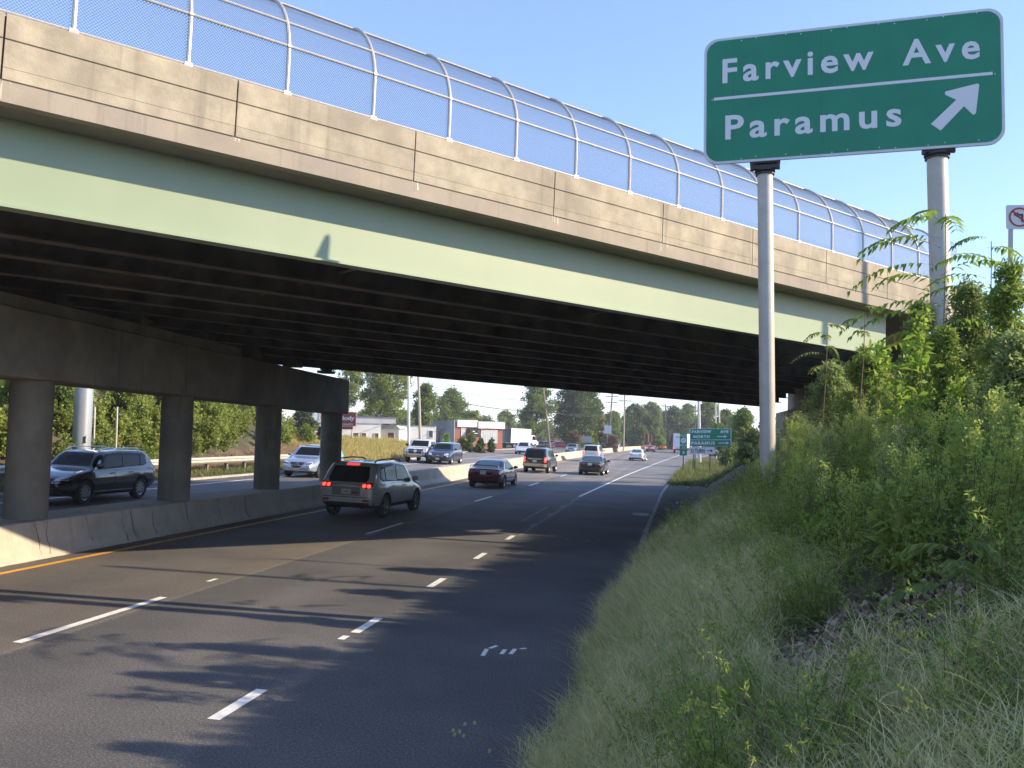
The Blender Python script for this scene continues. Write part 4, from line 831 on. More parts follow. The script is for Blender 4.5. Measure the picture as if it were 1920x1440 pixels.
pole('right one of two thin pale poles right of the truck', 1351, 850, 1347.5, 740, 132, .14, .10, m_alupole, name='metal_pole', cat='pole')
def wire(label, pts, r=.02, sag=0):
    P = [Vector(p) for p in pts]; path = []
    for a, b in zip(P[:-1], P[1:]):
        for k in range(12): f = k/12; path.append(a.lerp(b, f)-Vector((0, 0, sag*4*f*(1-f))))
    path.append(P[-1]); mb = MB(); mb.tube(path, r, 4); o = mb.build('power_line', m_cable, None); tag(o, label, 'cable'); return o
wire('thick sagging cable running right from the wooden lamp pole', [at(780, 733, 92), at(1020, 770, 128), at(1146, 775, 168)], .045, .7)
wire('upper thin cable crossing the sky above the brick shop', [at(783, 718, 92), at(1020, 752, 128), at(1148, 762, 168)], .025, .5)
wire('cable sagging across the front of the big tree', [at(1020, 768, 128), at(1147, 760, 168)], .03, 1.2)
wire('thin cable behind the last pier column end', [at(640, 722, 85), at(786, 745, 92)], .03, .6)
for k, (ya, yb) in enumerate(((748, 760), (752, 762), (757, 764))): wire(('top', 'middle', 'lowest')[k]+' of the three fine cables strung between the distant crossarm poles', [at(1148, ya, 168), at(1172, ya+2, 176), at(1248, yb, 230), at(1304, yb+3, 250), at(1362, yb+8, 240)], .022, .5)
wire('thick low cable strung above the white truck', [at(1230, 791, 230), at(1300, 796, 150), at(1350, 790, 140)], .05, .3)
# two lamp standards up on the bank beyond the right edge: their shadows cross the road and the girder
def standard(label, x, y, h, r=.11):
    g = float(ground_h(x, y)); t = empty('street_lamp', (x, y, g)); tag(t, label, 'street lamp'); mb = MB(); mb.tube([(0, 0, -.3), (0, 0, h)], [r, r*.7], 12); mb.build('pole', m_alupole, t, smooth=True)
    mb = MB(); mb.tube([(0, 0, h-.05), (-.2, .1, h+.15), (-.45, .2, h+.2)], .05, 8); mb.build('lamp_arm', m_alupole, t); mb = MB(); mb.box((-.6, .25, h+.2), (.5, .28, .14)); mb.build('lamp_head', m_alupole, t, bevel=.04)
    return t
g_ = float(ground_h(13.5, 15.98)); t = empty('metal_pole', (13.5, 15.98, g_)); tag(t, 'slim metal pole on the bank crest beyond the right edge', 'pole'); mb = MB(); mb.tube([(0, 0, -.3), (0, 0, 12.4-g_)], [.09, .07], 12); mb.build('shaft', m_alupole, t, smooth=True); mb = MB(); mb.tube([(0, 0, 12.4-g_), (0, 0, 12.46-g_)], [.085, .05], 12); mb.build('cap', m_alupole, t)
standard('taller lamp standard on the ramp behind the weeds at the right', 14.0, 22.75, 9.3, .12)


# ---------------------------------------------------------------- guard rail and gantry post on the far verge
m_rail = M('guard_rail_steel', (.52, .50, .44), (.62, .59, .52), scale=3, rough=.5, metal=.3, c3=(.40, .30, .2), scale3=1., amt3=.3, coord='World')
gr = empty('guard_rail', (-23., 20, 0)); tag(gr, 'steel W beam guard rail along the far verge behind the pier', 'guard rail')
prof = [(0, -.155), (.03, -.12), (.075, -.09), (.075, -.05), (0, -.02), (0, .02), (.075, .05), (.075, .09), (.03, .12), (0, .155), (-.012, .155), (.06, .07), (-.012, .0), (.06, -.07), (-.012, -.155)]
xr = lambda y: float(ip(y, K_LEFT))-1.5
mb = MB(); mb.sweep(prof, None, [(Vector((xr(y), y, .62+.14))-gr.location, (1, 0, 0), (0, 0, 1)) for y in np.linspace(2, 49, 24)]+[(Vector((xr(51.5)+.1, 51.5, .60+.14))-gr.location, (1, 0, 0), (0, 0, .8))]); mb.build('rail', m_rail, gr)
for y in np.arange(3, 51.5, 1.9): mb = MB(); mb.box(Vector((xr(y)-.16, y, .42))-gr.location, (.16, .15, 1.0)); mb.build('post', m_wood, gr)
g0 = at(152, 860, 32.); t = empty('gantry_post', (g0[0], g0[1], .1), lean=True); tag(t, 'thick pale metal gantry post on the verge behind the black SUV', 'post')
mb = MB(); mb.tube([(0, 0, -.2), (0, 0, 8.2)], [.37, .35], 32); mb.build('shaft', M('gantry_paint', (.40, .43, .48), (.47, .50, .55), scale=1, rough=.35, metal=.5), t, smooth=True)
mb = MB(); mb.box((.38, -.2, 1.65), (.03, .12, .28)); mb.build('hatch', m_galv, t)
for px_, lb in ((177, 'left'), (219, 'right')):
    p = at(px_, 850, 32.5); pt = at(px_+1, 763, 32.5); t = empty('sign_post', (p[0], p[1], float(ground_h(p[0], p[1])))); tag(t, lb+' one of two thin grey posts of a sign behind the black SUV', 'post'); mb = MB(); mb.tube([(0, 0, -.1), Vector(pt)-t.location], .04, 8); mb.build('tube', m_galv, t)

# ---------------------------------------------------------------- buildings and yards beyond the bank
m_wh = M('white_stucco', (.66, .65, .62), (.74, .73, .69), scale=1, rough=.85); m_gy = M('pale_siding', (.36, .37, .40), (.42, .43, .46), scale=1, rough=.8); m_roof = M('flat_roof', (.16, .15, .15), rough=.9)
m_pane = M('window_pane', (.05, .06, .07), (.12, .13, .14), scale=1.2, rough=.1, spec=.8); m_doorb = M('brown_door', (.12, .06, .05), rough=.6); m_panep = M('pale_blind', (.40, .42, .42), (.55, .56, .55), scale=2, rough=.4)
def brick():
    m = M('brick', (.30, .085, .045), rough=.85); N = m.node_tree.nodes; L = m.node_tree.links; tc = N.new('ShaderNodeTexCoord'); mp = N.new('ShaderNodeMapping'); mp.inputs['Rotation'].default_value = (math.pi/2, 0, 0)
    b = N.new('ShaderNodeTexBrick'); b.inputs['Color1'].default_value = (.34, .09, .045, 1); b.inputs['Color2'].default_value = (.24, .065, .04, 1); b.inputs['Mortar'].default_value = (.3, .24, .2, 1); b.inputs['Scale'].default_value = 4
    L.new(tc.outputs['Object'], mp.inputs[0]); L.new(mp.outputs[0], b.inputs[0]); L.new(b.outputs[0], N['Principled BSDF'].inputs['Base Color']); return m
m_brick = brick()
def wallbox(name, t, x0, x1, y0, y1, z0, z1, mat, nm='wall'): mb = MB(); mb.box(((x0+x1)/2, (y0+y1)/2, (z0+z1)/2), (x1-x0, y1-y0, z1-z0)); return mb.build(nm, mat, t)
def windowp(t, x0, x1, z0, z1, y, mat, fm, mull=0, face='S', nm='window'):
    """framed opening on a wall facing -Y (S) or +X (E) at coordinate y"""
    def bx(mb, a, b, c, d, p, q):
        if face == 'S': mb.box(((a+b)/2, y-(p+q)/2, (c+d)/2), (b-a, q-p, d-c))
        else: mb.box((y+(p+q)/2, (a+b)/2, (c+d)/2), (q-p, b-a, d-c))
    mb = MB(); bx(mb, x0, x1, z0, z1, .005, .03); o = mb.build(nm, mat, t); mb = MB(); f = .06
    bx(mb, x0-f, x0, z0-f, z1+f, 0, .07); bx(mb, x1, x1+f, z0-f, z1+f, 0, .07); bx(mb, x0+.001, x1-.001, z1, z1+f, 0, .069); bx(mb, x0+.001, x1-.001, z0-f, z0, 0, .068)
    for k in range(mull): x = x0+(x1-x0)*(k+1)/(mull+1); bx(mb, x-.025, x+.025, z0+.001, z1-.001, .031, .06)
    mb.build('frame', fm, o); return o
def bld(name, label, px, py, Y, yaw=0): p = at(px, py, Y); t = empty(name, (p[0], p[1], p[2]), rz=yaw, lean=True); tag(t, label, 'building'); return t
# white body shop: front faces us; red name board stands beside it
t = bld('body_shop', 'white flat roofed body shop with brown doors above the yellow grass', 640, 829, 95, yaw=math.radians(22))
wallbox('w', t, -4.8, 4.6, 0, 9, -1, 2.25, m_wh); wallbox('r', t, -4.9, 4.7, -.1, 9.1, 2.25, 2.40, M('eave', (.5, .49, .46), rough=.8), 'roof'); wallbox('u', t, -1, 6.6, 4, 11, 2.4, 3.1, m_gy, 'rear_wall'); wallbox('u', t, -1.1, 6.8, 3.9, 11.1, 3.1, 3.2, m_roof, 'roof')
for a, b in ((1.35, 1.95), (2.35, 2.85), (3.85, 4.3)): windowp(t, a, b, -.1, 1.1, 0, m_doorb, m_wh, nm='door')
windowp(t, -1.6, -.6, .3, 1.2, 0, m_pane, m_wh)
p = at(645, 829, 91); t = empty('name_board', (p[0], p[1], p[2]), lean=True); tag(t, 'dark red shop board with white Auto Body lettering beside the last column', 'sign'); m_rb = M('board_red', (.22, .03, .025), (.27, .04, .03), scale=2, rough=.6)
mb = MB(); mb.box((-.6, 0, 2.6), (3.9, .16, 1.55)); mb.build('panel', m_rb, t); mb = MB(); mb.box((-.75, 0, 1.62), (3.5, .14, .36)); mb.build('lower_panel', m_rb, t)
frb = (np.array([0, -.09, 0]), np.array([1, 0, 0]), np.array([0, 0, 1]), np.array([0, -1, 0])); textmesh('Auto Body', m_wh, t, frb, (-2.35, 2.35, 1.2, 2.95), .006, bold=.03, spacing=1.0); textmesh('COLLISION SPECIALISTS', m_wh, t, frb, (-2.3, 1.92, 1.0, 2.12), .006, bold=.02)
for x in (-2.3, .9): mb = MB(); mb.tube([(x, .1, -.5), (x, .1, 1.9)], .08, 8); mb.build('post', m_galv, t)
t = bld('workshop', 'tall white shed with a tan door seen between the last two columns', 592, 822, 108, yaw=.3)
wallbox('w', t, -1.7, 3, 0, 6, -1, 4.6, m_wh); wallbox('r', t, -1.8, 3.1, -.1, 6.1, 4.6, 4.72, m_roof, 'roof'); windowp(t, .45, 1.1, 2.6, 4.4, 0, M('tan_door', (.45, .33, .2), rough=.7), m_wh, nm='door'); windowp(t, .2, 1.3, .1, 2.2, 0, m_panep, m_wh)
t = bld('small_hut', 'small white gabled hut with a brown door between the trees', 728, 826, 104)
wallbox('w', t, -1.3, 1.4, 0, 4, -.6, 1.5, m_wh); mb = MB(); mb.prism([(-1.5, 1.45), (1.6, 1.45), (1.1, 1.95), (-1.0, 1.95)], ((0, 0, 0), (1, 0, 0), (0, 0, 1), (0, 1, 0)), -.2, 4.2); mb.build('roof', M('pale_roof', (.42, .43, .45), rough=.8), t); windowp(t, -.05, .75, -.3, 1.0, 0, m_doorb, m_wh, nm='door')
t = bld('white_garage', 'low white garage splashed with dark leaf shadows right of the aluminium pole', 786, 830, 108, yaw=.35)
wallbox('w', t, -1.9, 2.2, 0, 5, -.6, 2.2, m_wh); wallbox('r', t, -2.0, 2.3, -.1, 5.1, 2.2, 2.3, m_roof, 'roof'); windowp(t, 1.25, 1.75, .7, 1.6, 0, m_pane, m_wh)
# brick shop: grey side towards us, brick front on the road side
t = bld('brick_shop', 'brick shop with a white fascia, ribbon windows and a black awning', 852, 831, 118, yaw=math.radians(36))
Lx = 12.6; wallbox('w', t, 0, Lx, .02, 9, -.8, 3.0, m_brick); wallbox('g', t, -.12, 0, -.05, 9, -.8, 3.35, m_gy, 'side_wall')
wallbox('fa', t, .6, 5.9, -.18, .6, 2.35, 3.35, m_wh, 'fascia'); wallbox('fb', t, 5.95, Lx+.4, -.30, .6, 2.20, 3.20, m_wh, 'fascia'); wallbox('ro', t, -.1, Lx, .6, 9, 3.0, 3.2, m_roof, 'roof')
windowp(t, 1.7, 2.7, .2, 2.15, .0, m_panep, m_wh, mull=1); windowp(t, 6.9, 11.2, .15, 1.95, 0, m_panep, m_wh, mull=6); windowp(t, 3.9, 4.9, -.6, 1.5, 0, m_doorb, m_wh, nm='door')
mb = MB(); mb.add([(3.5, -.02, 2.25), (5.7, -.02, 2.25), (5.9, -1.5, 1.0), (3.7, -1.5, 1.0), (3.5, -.02, 2.2), (5.7, -.02, 2.2), (5.9, -1.5, .9), (3.7, -1.5, .9)], [(0, 1, 2, 3), (4, 7, 6, 5), (3, 2, 6, 7), (0, 3, 7, 4), (1, 5, 6, 2), (0, 4, 5, 1)]); aw = mb.build('awning', M('awning_black', (.02, .02, .022), rough=.7), t)
mb = MB(); mb.add([(4.15, -.62, 1.80), (4.65, -.62, 1.80), (4.75, -.80, 1.66), (4.25, -.80, 1.66)], [(0, 1, 2, 3)]); mb.add([(4.4, -1.0, 1.49), (5.3, -1.0, 1.49), (5.35, -1.1, 1.41), (4.45, -1.1, 1.41)], [(0, 1, 2, 3)]); mb.build('awning_lettering', m_wh, aw)
t.scale = (.60, 1, 1)
# side wall details (faces -X side towards the camera)
mb = MB(); mb.box((-.16, 6.6, .9), (.06, 1.9, 1.8)); w_ = mb.build('window', m_pane, t); mb = MB(); mb.box((-.2, 6.6, .9), (.04, .08, 1.8)); mb.box((-.2, 6.6, 1.86), (.05, 2.1, .1)); mb.build('frame', m_wh, w_)
mb = MB(); mb.box((-.5, 4.6, 2.3), (.7, .8, .5)); mb.build('air_conditioner', m_galv, t)
# white box van with an open back in the yard
def boxvan(label, x, y, hdg, Lb, Wb, z0, z1, open_back=False, text=None, name='box_truck'):
    t = empty(name, (x, y, 0), rz=hdg); t['label'] = label; t['category'] = 'truck'
    mb = MB(); th = .06
    if open_back:
        for c, d in (((-Wb/2+th/2, 0, (z0+z1)/2), (th, Lb, z1-z0)), ((Wb/2-th/2, 0, (z0+z1)/2), (th, Lb, z1-z0)), ((0, 0, z1-th/2), (Wb-2*th-.002, Lb, th)), ((0, 0, z0+th/2), (Wb-2*th-.002, Lb, th)), ((0, Lb/2-th/2, (z0+z1)/2), (Wb-2*th-.004, th, z1-z0-2*th-.004))): mb.box(c, d)
    else: mb.box((0, 0, (z0+z1)/2), (Wb, Lb, z1-z0))
    bx = mb.build('cargo_box', m_vanw, t, bevel=.02)
    if open_back:
        mb = MB(); mb.box((.02, Lb/2-.6, (z0+z1)/2), (Wb-.3, .08, z1-z0-.3))
        for k in range(5): mb.box((0, Lb/2-.7, z0+.4+k*.45), (Wb-.3, .1, .06))
        mb.build('load_rack', m_trim, t)
        for s in (-1, 1): mb = MB(); mb.box((s*(Wb/2+.02), -Lb/2+.02, (z0+z1)/2), (.05, .08, z1-z0)); mb.build('door_post', m_galv, t)
    else:
        mb = MB(); mb.box((0, -Lb/2-.03, (z0+z1)/2), (Wb-.14, .05, z1-z0-.16)); dr = mb.build('rear_door', m_vang, t)
        for s in (-1, 1): mb = MB(); mb.box((s*(Wb/2-.05), -Lb/2-.04, (z0+z1)/2), (.10, .1, z1-z0+.02)); mb.build('door_frame', m_vanw, t)
        if text: textmesh(text, m_ink, dr, ((0, -Lb/2-.06, 0), (1, 0, 0), (0, 0, 1), (0, -1, 0)), (-.75, z1-.95, .65, z1-.62), .006, bold=.01)
        mb = MB(); mb.box((0, -Lb/2-.1, z0-.14), (Wb, .14, .24)); mb.build('bumper', m_galv, t)
        for s in (-1, 1): mb = MB(); mb.box((s*(Wb/2-.22), -Lb/2-.18, z0-.1), (.3, .03, .12)); mb.build('tail_light', m_tail_on, t)
        mb = MB(); mb.box((0, -Lb/2-.05, .75), (Wb*.9, .05, .12)); mb.box((-.5, -Lb/2-.05, .9), (.06, .05, .4)); mb.box((.5, -Lb/2-.05, .9), (.06, .05, .4)); mb.build('underride_guard', m_trim, t)
    # cab
    cabw = Wb*.94; y0 = Lb/2+.15; mb = MB(); mb.prism([(y0, .7), (y0+2.3, .7), (y0+2.35, 1.35), (y0+1.5, 1.6), (y0+1.15, 2.45), (y0, 2.5)], ((-cabw/2, 0, 0), (0, 1, 0), (0, 0, 1), (1, 0, 0)), 0, cabw); mb.build('cab', m_vanw, t, bevel=.06)
    for s in (-1, 1): mb = MB(); mb.prism([(y0+.35, 1.6), (y0+1.4, 1.6), (y0+1.1, 2.3), (y0+.35, 2.3)], ((s*cabw/2, 0, 0), (0, 1, 0), (0, 0, 1), (s, 0, 0)), .0, .012); mb.build('side_window', m_glass, t)
    mb = MB(); mb.box((0, .5, .75), (.9, Lb+2, .25)); mb.build('chassis', m_trim, t)
    for yw in (-Lb/2+1.2, y0+1.3):
        for s in (-1, 1):
            mb = MB(); mb.tube([(s*(Wb/2-.32), yw, .48), (s*(Wb/2-.05), yw, .48)], .48, 24); ty = mb.build('wheel', m_tyre, t, smooth=True); mb = MB(); mb.tube([(s*(Wb/2-.06), yw, .48), (s*(Wb/2-.035), yw, .48)], .27, 16); mb.build('rim', m_rim, ty)
    return t
m_vanw = M('van_white', (.68, .68, .66), (.74, .74, .72), scale=1.5, rough=.45); m_vang = M('van_door_grey', (.62, .65, .70), (.70, .73, .77), scale=2, rough=.5)
boxvan('white box truck with an open dark cargo door parked beyond the far carriageway', -27.3, 150, math.radians(-27), 6.0, 2.5, 1.0, 3.55, open_back=True)
boxvan('white and grey trailer truck driving away in the right lane behind the signs', 2.6, 186, -.13, 11, 2.6, 1.15, 4.15, text='8TZ48CIEN46')
# parked cars in the yard
def parked(label, pname, c, px, py, Y, hdg, H=1.42, L=4.6):
    p = at(px, py, Y); sp = SEDS(L, 1.78, H); t = empty('parked_car'); pm = paint(pname, c, metal=.1); tag(t, label, 'car'); b, bv = body_mesh(sp, [pm, m_trim], t); sed_glass(sp, bv, t, H, .97)
    patch(bv, [(-.6, 1.05), (.6, 1.05), (.5, 1.33), (-.5, 1.33)], 'rear', .008, 'rear_window', m_glass, t); patch(bv, [(-.62, .99), (.62, .99), (.5, 1.31), (-.5, 1.31)], 'front', .008, 'windshield', m_glass, t)
    lr(bv, [(.45, .72), (.77, .72), (.77, .86), (.45, .86)], 'rear', .01, 'tail_light', m_tail, t); lr(bv, [(.5, .62), (.75, .64), (.75, .74), (.5, .72)], 'front', .01, 'headlight', m_head, t); wheels(sp, t, 5); mirrors(sp, t, pm, .85, 1.0)
    t.matrix_world = Matrix.LocRotScale(Vector((p[0], p[1], float(ground_h(p[0], p[1]))+.0)), Quaternion((0, 0, 1), hdg), None)
parked('red car parked in front of the brick shop window', 'red', (.42, .02, .03), 915, 841, 138, math.radians(-80))
parked('long red car parked right of the leaning utility pole', 'red', (.42, .02, .03), 1050, 838, 175, math.radians(-78), L=5.0)
parked('dark car parked between the box truck and the leaning pole', 'dark_violet', (.03, .03, .06), 1019, 838, 165, math.radians(-120))
parked('red car behind the dark parked car, half hidden', 'red', (.42, .02, .03), 1037, 836, 190, math.radians(-80), H=1.5)
parked('white parked car beyond the red cars, partly hidden', 'plain_white', (.66, .66, .64), 1070, 836, 200, math.radians(-80), H=1.5)
pk = pickup('silver pickup parked between the red car and the box truck', 'silver_truck', (.42, .43, .45), -31.2, 147, 0, guard=False); pk.matrix_world = Matrix.LocRotScale(Vector((-32.6, 149, .05)), Quaternion((0, 0, 1), math.radians(100)), None)
# portable message board on an orange trailer, seen edge on
p = at(1218, 836, 215); t = empty('message_board_trailer', (p[0], p[1], 0), rz=.2); tag(t, 'dark portable message board on an orange trailer beyond the grey sedan', 'message board')
m_or = M('safety_orange', (.75, .22, .03), rough=.5); mb = MB(); mb.box((0, 0, 2.9), (2.3, .2, 1.9)); mb.build('display', M('display_dark', (.03, .02, .02), rough=.5), t)
for x in (-.35, .4): mb = MB(); mb.box((x, -.13, 2.9), (.22, .05, 1.85)); mb.build('panel_strip', m_or if x < 0 else M('rust', (.35, .12, .05), rough=.6), t)
mb = MB(); mb.box((0, 0, .85), (2.9, 1.4, .5)); mb.box((0, 0, 1.5), (.2, .2, 1.0)); mb.build('trailer', m_or, t, bevel=.03)
for s in (-1, 1): mb = MB(); mb.tube([(s*1.3, -.1, .32), (s*1.5, -.1, .32)], .32, 16); mb.build('wheel', m_tyre, t)
for k, (px, py, w, h, Y) in enumerate(((1140.5, 775, 1.5, 1.6, 167), (1100, 824, 1.9, 1.1, 150))):
    p = at(px, py, Y); g = float(ground_h(p[0], p[1])); t = empty('road_sign', (p[0], Y, g)); tag(t, ('pale square sign high on the dark crossarm pole', 'back of a low pale sign behind the barrier')[k], 'road sign')
    mb = MB(); mb.box((0, -.25, p[2]-g-(3.2 if k == 0 else 0)), (w, .03, h)); mb.build('sign_panel', m_back if k else m_salu, t); mb = MB(); mb.box((0, -.2, (p[2]-g)/2-.8), (.09, .06, p[2]-g+.2-(0 if k else 1.5))); mb.build('post', m_galv, t)
# drain grate and litter by the kerb
t = empty('drain_grate', (-.98, 32.0, .0)); tag(t, 'slotted storm drain grate in the gutter beside the bare soil', 'drain'); mb = MB(); mb.box((0, 0, .003), (.62, 1.25, .004)); mb.build('pit_shade', m_gap, t); mb = MB()  # flat black plate: shade under the bars is put into its colour
for k in range(9): mb.box((-.26+.065*k, 0, .010), (.026, 1.15, .008))
mb.box((0, -.6, .009), (.62, .05, .01)); mb.box((0, .6, .0088), (.62, .05, .0098)); mb.build('bars', M('cast_iron', (.05, .05, .05), rough=.5, metal=.4), t)
m_lit = M('litter_white', (.7, .7, .68), rough=.6)
for k, (px, py, lb) in enumerate(((1290, 915, 'white scrap of litter on the bare soil near the sign posts'), (1301, 935, 'small white litter on dark soil below the bigger scrap'), (1325, 911, 'pale litter at the grass edge below the U TURN posts'), (1270, 943, 'tiny pale scrap beside the kerb on the soil'))):
    p = onz(px, py, .16); z = float(ground_h(p[0], p[1])); t = MB(); vs = [(math.cos(a)*.09*random.uniform(.5, 1.2), math.sin(a)*.09*random.uniform(.5, 1.2), .02+random.uniform(0, .05)) for a in np.linspace(0, 6.28, 8)[:-1]]; t.add(vs+[(0, 0, .10), (0, 0, 0)], [(i, (i+1) % 7, 7) for i in range(7)]+[((i+1) % 7, i, 8) for i in range(7)]); o = t.build('litter', m_lit); o.location = (p[0], p[1], z); tag(o, lb, 'litter')
# ---------------------------------------------------------------- vegetation
def ghit(px, py, tmax=400):
    d = ray(px, py); lo = .5
    for t in np.concatenate([np.arange(1, 30, .1), np.arange(30, tmax, .5)]):
        p = CAM+d*t
        if p[2] < float(ground_h(p[0], p[1])): return p
    return CAM+d*tmax
def norm(a): return a/np.maximum(np.linalg.norm(a, axis=-1, keepdims=True), 1e-9)
def kites(base, d, nrm, Ln, Wd, fold=.15, droop=.12):
    """leaf blades: a kite of four points each; d along the leaf, nrm its face"""
    s = norm(np.cross(d, nrm)); n2 = np.cross(s, d); Ln = np.asarray(Ln)[..., None]; Wd = np.asarray(Wd)[..., None]
    mid = base+d*Ln*.42
    return np.stack([base, mid+s*Wd*.5+n2*Wd*fold, base+d*Ln-n2*Ln*droop, mid-s*Wd*.5+n2*Wd*fold], 1)
def rdir(n, up=0.): v = rng.normal(size=(n, 3)); v[:, 2] += up; return norm(v)
def qmesh(name, Q, tint, mat, parent=None):
    Q = np.asarray(Q); n = len(Q); return npmesh(name, Q.reshape(-1, 3), np.arange(n*4).reshape(n, 4), mat, parent, tint=np.repeat(tint, 4))
L_weed = leafmat('weed_leaf', (.13, .23, .05), (.48, .58, .13), .5); L_grey = leafmat('mugwort_leaf', (.17, .25, .08), (.50, .58, .22), .5)
L_grass = leafmat('grass_blade', (.11, .24, .04), (.80, .74, .38), .4, .6); L_bright = leafmat('bright_leaf', (.12, .25, .03), (.36, .50, .07), .45)
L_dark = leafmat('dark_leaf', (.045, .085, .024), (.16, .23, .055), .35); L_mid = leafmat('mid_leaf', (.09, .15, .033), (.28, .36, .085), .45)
L_yel = leafmat('yellow_green_leaf', (.12, .18, .035), (.36, .41, .09), .45); L_dry = leafmat('dry_grass', (.22, .15, .09), (.42, .31, .19), .2, .8)
L_field = leafmat('field_grass_blade', (.22, .26, .045), (.52, .42, .14), .35, .7); L_dead = leafmat('dead_leaf', (.16, .11, .07), (.50, .39, .28), .1, .8)
L_con = leafmat('conifer_leaf', (.022, .045, .018), (.075, .115, .04), .15); m_bark = M('bark', (.07, .055, .04), (.13, .105, .08), scale=8, rough=.95, bump=.4); m_stem = M('weed_stem', (.10, .085, .04), (.16, .13, .07), scale=10, rough=.8)
def stems_mesh(paths, r, sides=3):
    """paths (m,k,3) -> quads of thin tapered stems"""
    P = np.asarray(paths); m, k, _ = P.shape; rr = np.linspace(1, .35, k)[None, :, None]*r; offs = []
    for a in range(sides): w = 2*math.pi*a/sides; offs.append(P+rr*np.array([math.cos(w), math.sin(w), 0]))
    O = np.stack(offs, 2); a = O[:, :-1]; b = O[:, 1:]
    return np.stack([a, np.roll(a, -1, 2), np.roll(b, -1, 2), b], 3).reshape(-1, 4, 3)
def weed(H, nst, nbr, nlf, lL, lW, spread=.35, bl=.22, flower=.0, tb=0.):
    """one clump: arching stems, short side branches, small leaves; returns quads, tints, stem quads"""
    Q = []; T = []; paths = []
    for i in range(nst):
        az = rng.uniform(0, 6.283); o = np.array([math.cos(az), math.sin(az), 0]); h = H*rng.uniform(.72, 1.05); sp = spread*rng.uniform(.3, 1.1)*H
        t = np.linspace(0, 1, 6)[:, None]; b0 = np.array([rng.normal(0, .06), rng.normal(0, .06), 0])*H; paths.append(b0+o*sp*t**1.7+np.array([0, 0, 1])*h*t*(1-.10*t))
        tb_ = rng.uniform(.12, 1, nbr)[:, None]; pb = b0+o*sp*tb_**1.7+np.array([0, 0, 1.])*h*tb_*(1-.10*tb_)
        bd = rdir(nbr, .55); ln = (bl*(1.15-tb_[:, 0])+.05)*rng.uniform(.6, 1.2, nbr)*H/1.6
        s = rng.uniform(.1, 1, (nbr, nlf)); pos = pb[:, None]+bd[:, None]*(ln[:, None]*s)[..., None]-np.array([0, 0, 1.])*(ln[:, None]*s**2*.25)[..., None]
        n = nbr*nlf; ld = norm(np.repeat(bd, nlf, 0)*.6+rdir(n, .1)*.8); ls = rng.uniform(.6, 1.25, n)*np.repeat(1.1-.45*tb_[:, 0], nlf)
        Q.append(kites(pos.reshape(-1, 3), ld, rdir(n, 1.2), lL*ls, lW*ls)); tt = np.clip(rng.normal(.35, .18, n)+.30*np.repeat(tb_[:, 0], nlf)-.1+tb, 0, 1)
        T.append(tt)
        if flower:
            m = int(60*flower); tf = rng.uniform(.86, 1.04, m)[:, None]; pf = b0+o*sp*tf**1.7+np.array([0, 0, 1.])*h*tf*(1-.10*tf)+rng.normal(0, .03, (m, 3)); Q.append(kites(pf, rdir(m, .6), rdir(m), np.full(m, lL*.42), np.full(m, lL*.28))); T.append(np.full(m, 1.)-rng.uniform(0, .12, m))
    return np.concatenate(Q), np.concatenate(T), stems_mesh(np.stack(paths), .006*H/1.6)
def scatter(var, pts, hs, name, mat, smat, dt=None):
    """stamp clump variants on the ground as one mass"""
    QS = []; TS = []; SS = []
    for i, (p, h) in enumerate(zip(pts, hs)):
        q, t, s = var[i % len(var)]; a = rng.uniform(0, 6.283); c, sn = math.cos(a), math.sin(a); R = np.array([[c, sn, 0], [-sn, c, 0], [0, 0, 1]])*h
        QS.append(q@R+p); SS.append(s@R+p); TS.append(np.clip(t+(dt[i] if dt is not None else 0), 0, 1))
    o = qmesh(name, np.concatenate(QS), np.concatenate(TS), mat); S_ = np.concatenate(SS)
    return o, S_
def gpts(n, xr_, yr_, cond, ud=True):
    y = rng.uniform(*yr_, n*4); u = rng.uniform(*xr_, n*4); x = u+ip(y, K_CURB) if ud else u; k = cond(x, y, u); x, y = x[k][:n], y[k][:n]
    return np.stack([x, y, ground_h(x, y)-.03], -1)
DL = ghit(1600, 1215); GRN = lambda p, q: np.hypot(p[..., 0]-q[0], p[..., 1]-q[1])
# --- long wispy grass spilling over the kerb
def tufts(pts, nb, hmin, hmax, w, bend, tint, spreadz=1., seeds=0.):
    n = len(pts)*nb; base = np.repeat(pts, nb, 0)+np.concatenate([rng.normal(0, .035, (n, 2)), np.zeros((n, 1))], 1)
    az = rng.uniform(0, 6.283, n); o = np.stack([np.cos(az), np.sin(az), 0*az], -1); h = rng.uniform(hmin, hmax, n)*np.repeat(rng.uniform(.45, 1.3, len(pts)), nb); bd = rng.uniform(.25, 1., n)*bend
    down = np.array([-.10, -.03, 0])*h[:, None]*rng.uniform(-.6, 1.6, n)[:, None]; sa_ = rng.uniform(0, 6.283, n); tw = np.stack([-np.sin(az), np.cos(az), 0*az], -1)*(rng.normal(0, .28, n)*h)[:, None]; sdir = np.stack([np.cos(sa_), np.sin(sa_), .4*np.sin(az*3)], -1)*(w*rng.uniform(.6, 1.2, n))[:, None]
    K = 4; ts = np.linspace(0, 1, K+1); P = [base+(o*bd[:, None]*h[:, None]+down)*t**1.8+tw*t**2.4+np.array([0, 0, 1.])*(h*t*(1-.30*bd*t))[:, None] for t in ts]
    Q = []
    for k in range(K):
        w0, w1 = (1-ts[k])*.5+.12, (1-ts[k+1])*.5+.12*(k < K-1); Q.append(np.stack([P[k]-sdir*w0, P[k]+sdir*w0, P[k+1]+sdir*w1, P[k+1]-sdir*w1], 1))
    t0 = np.clip(np.repeat(tint, nb)+rng.normal(0, .12, n), 0, 1); Q = np.concatenate(Q); T = np.concatenate([np.clip(t0+.16*k-.1, 0, 1) for k in range(K)])
    return Q, T
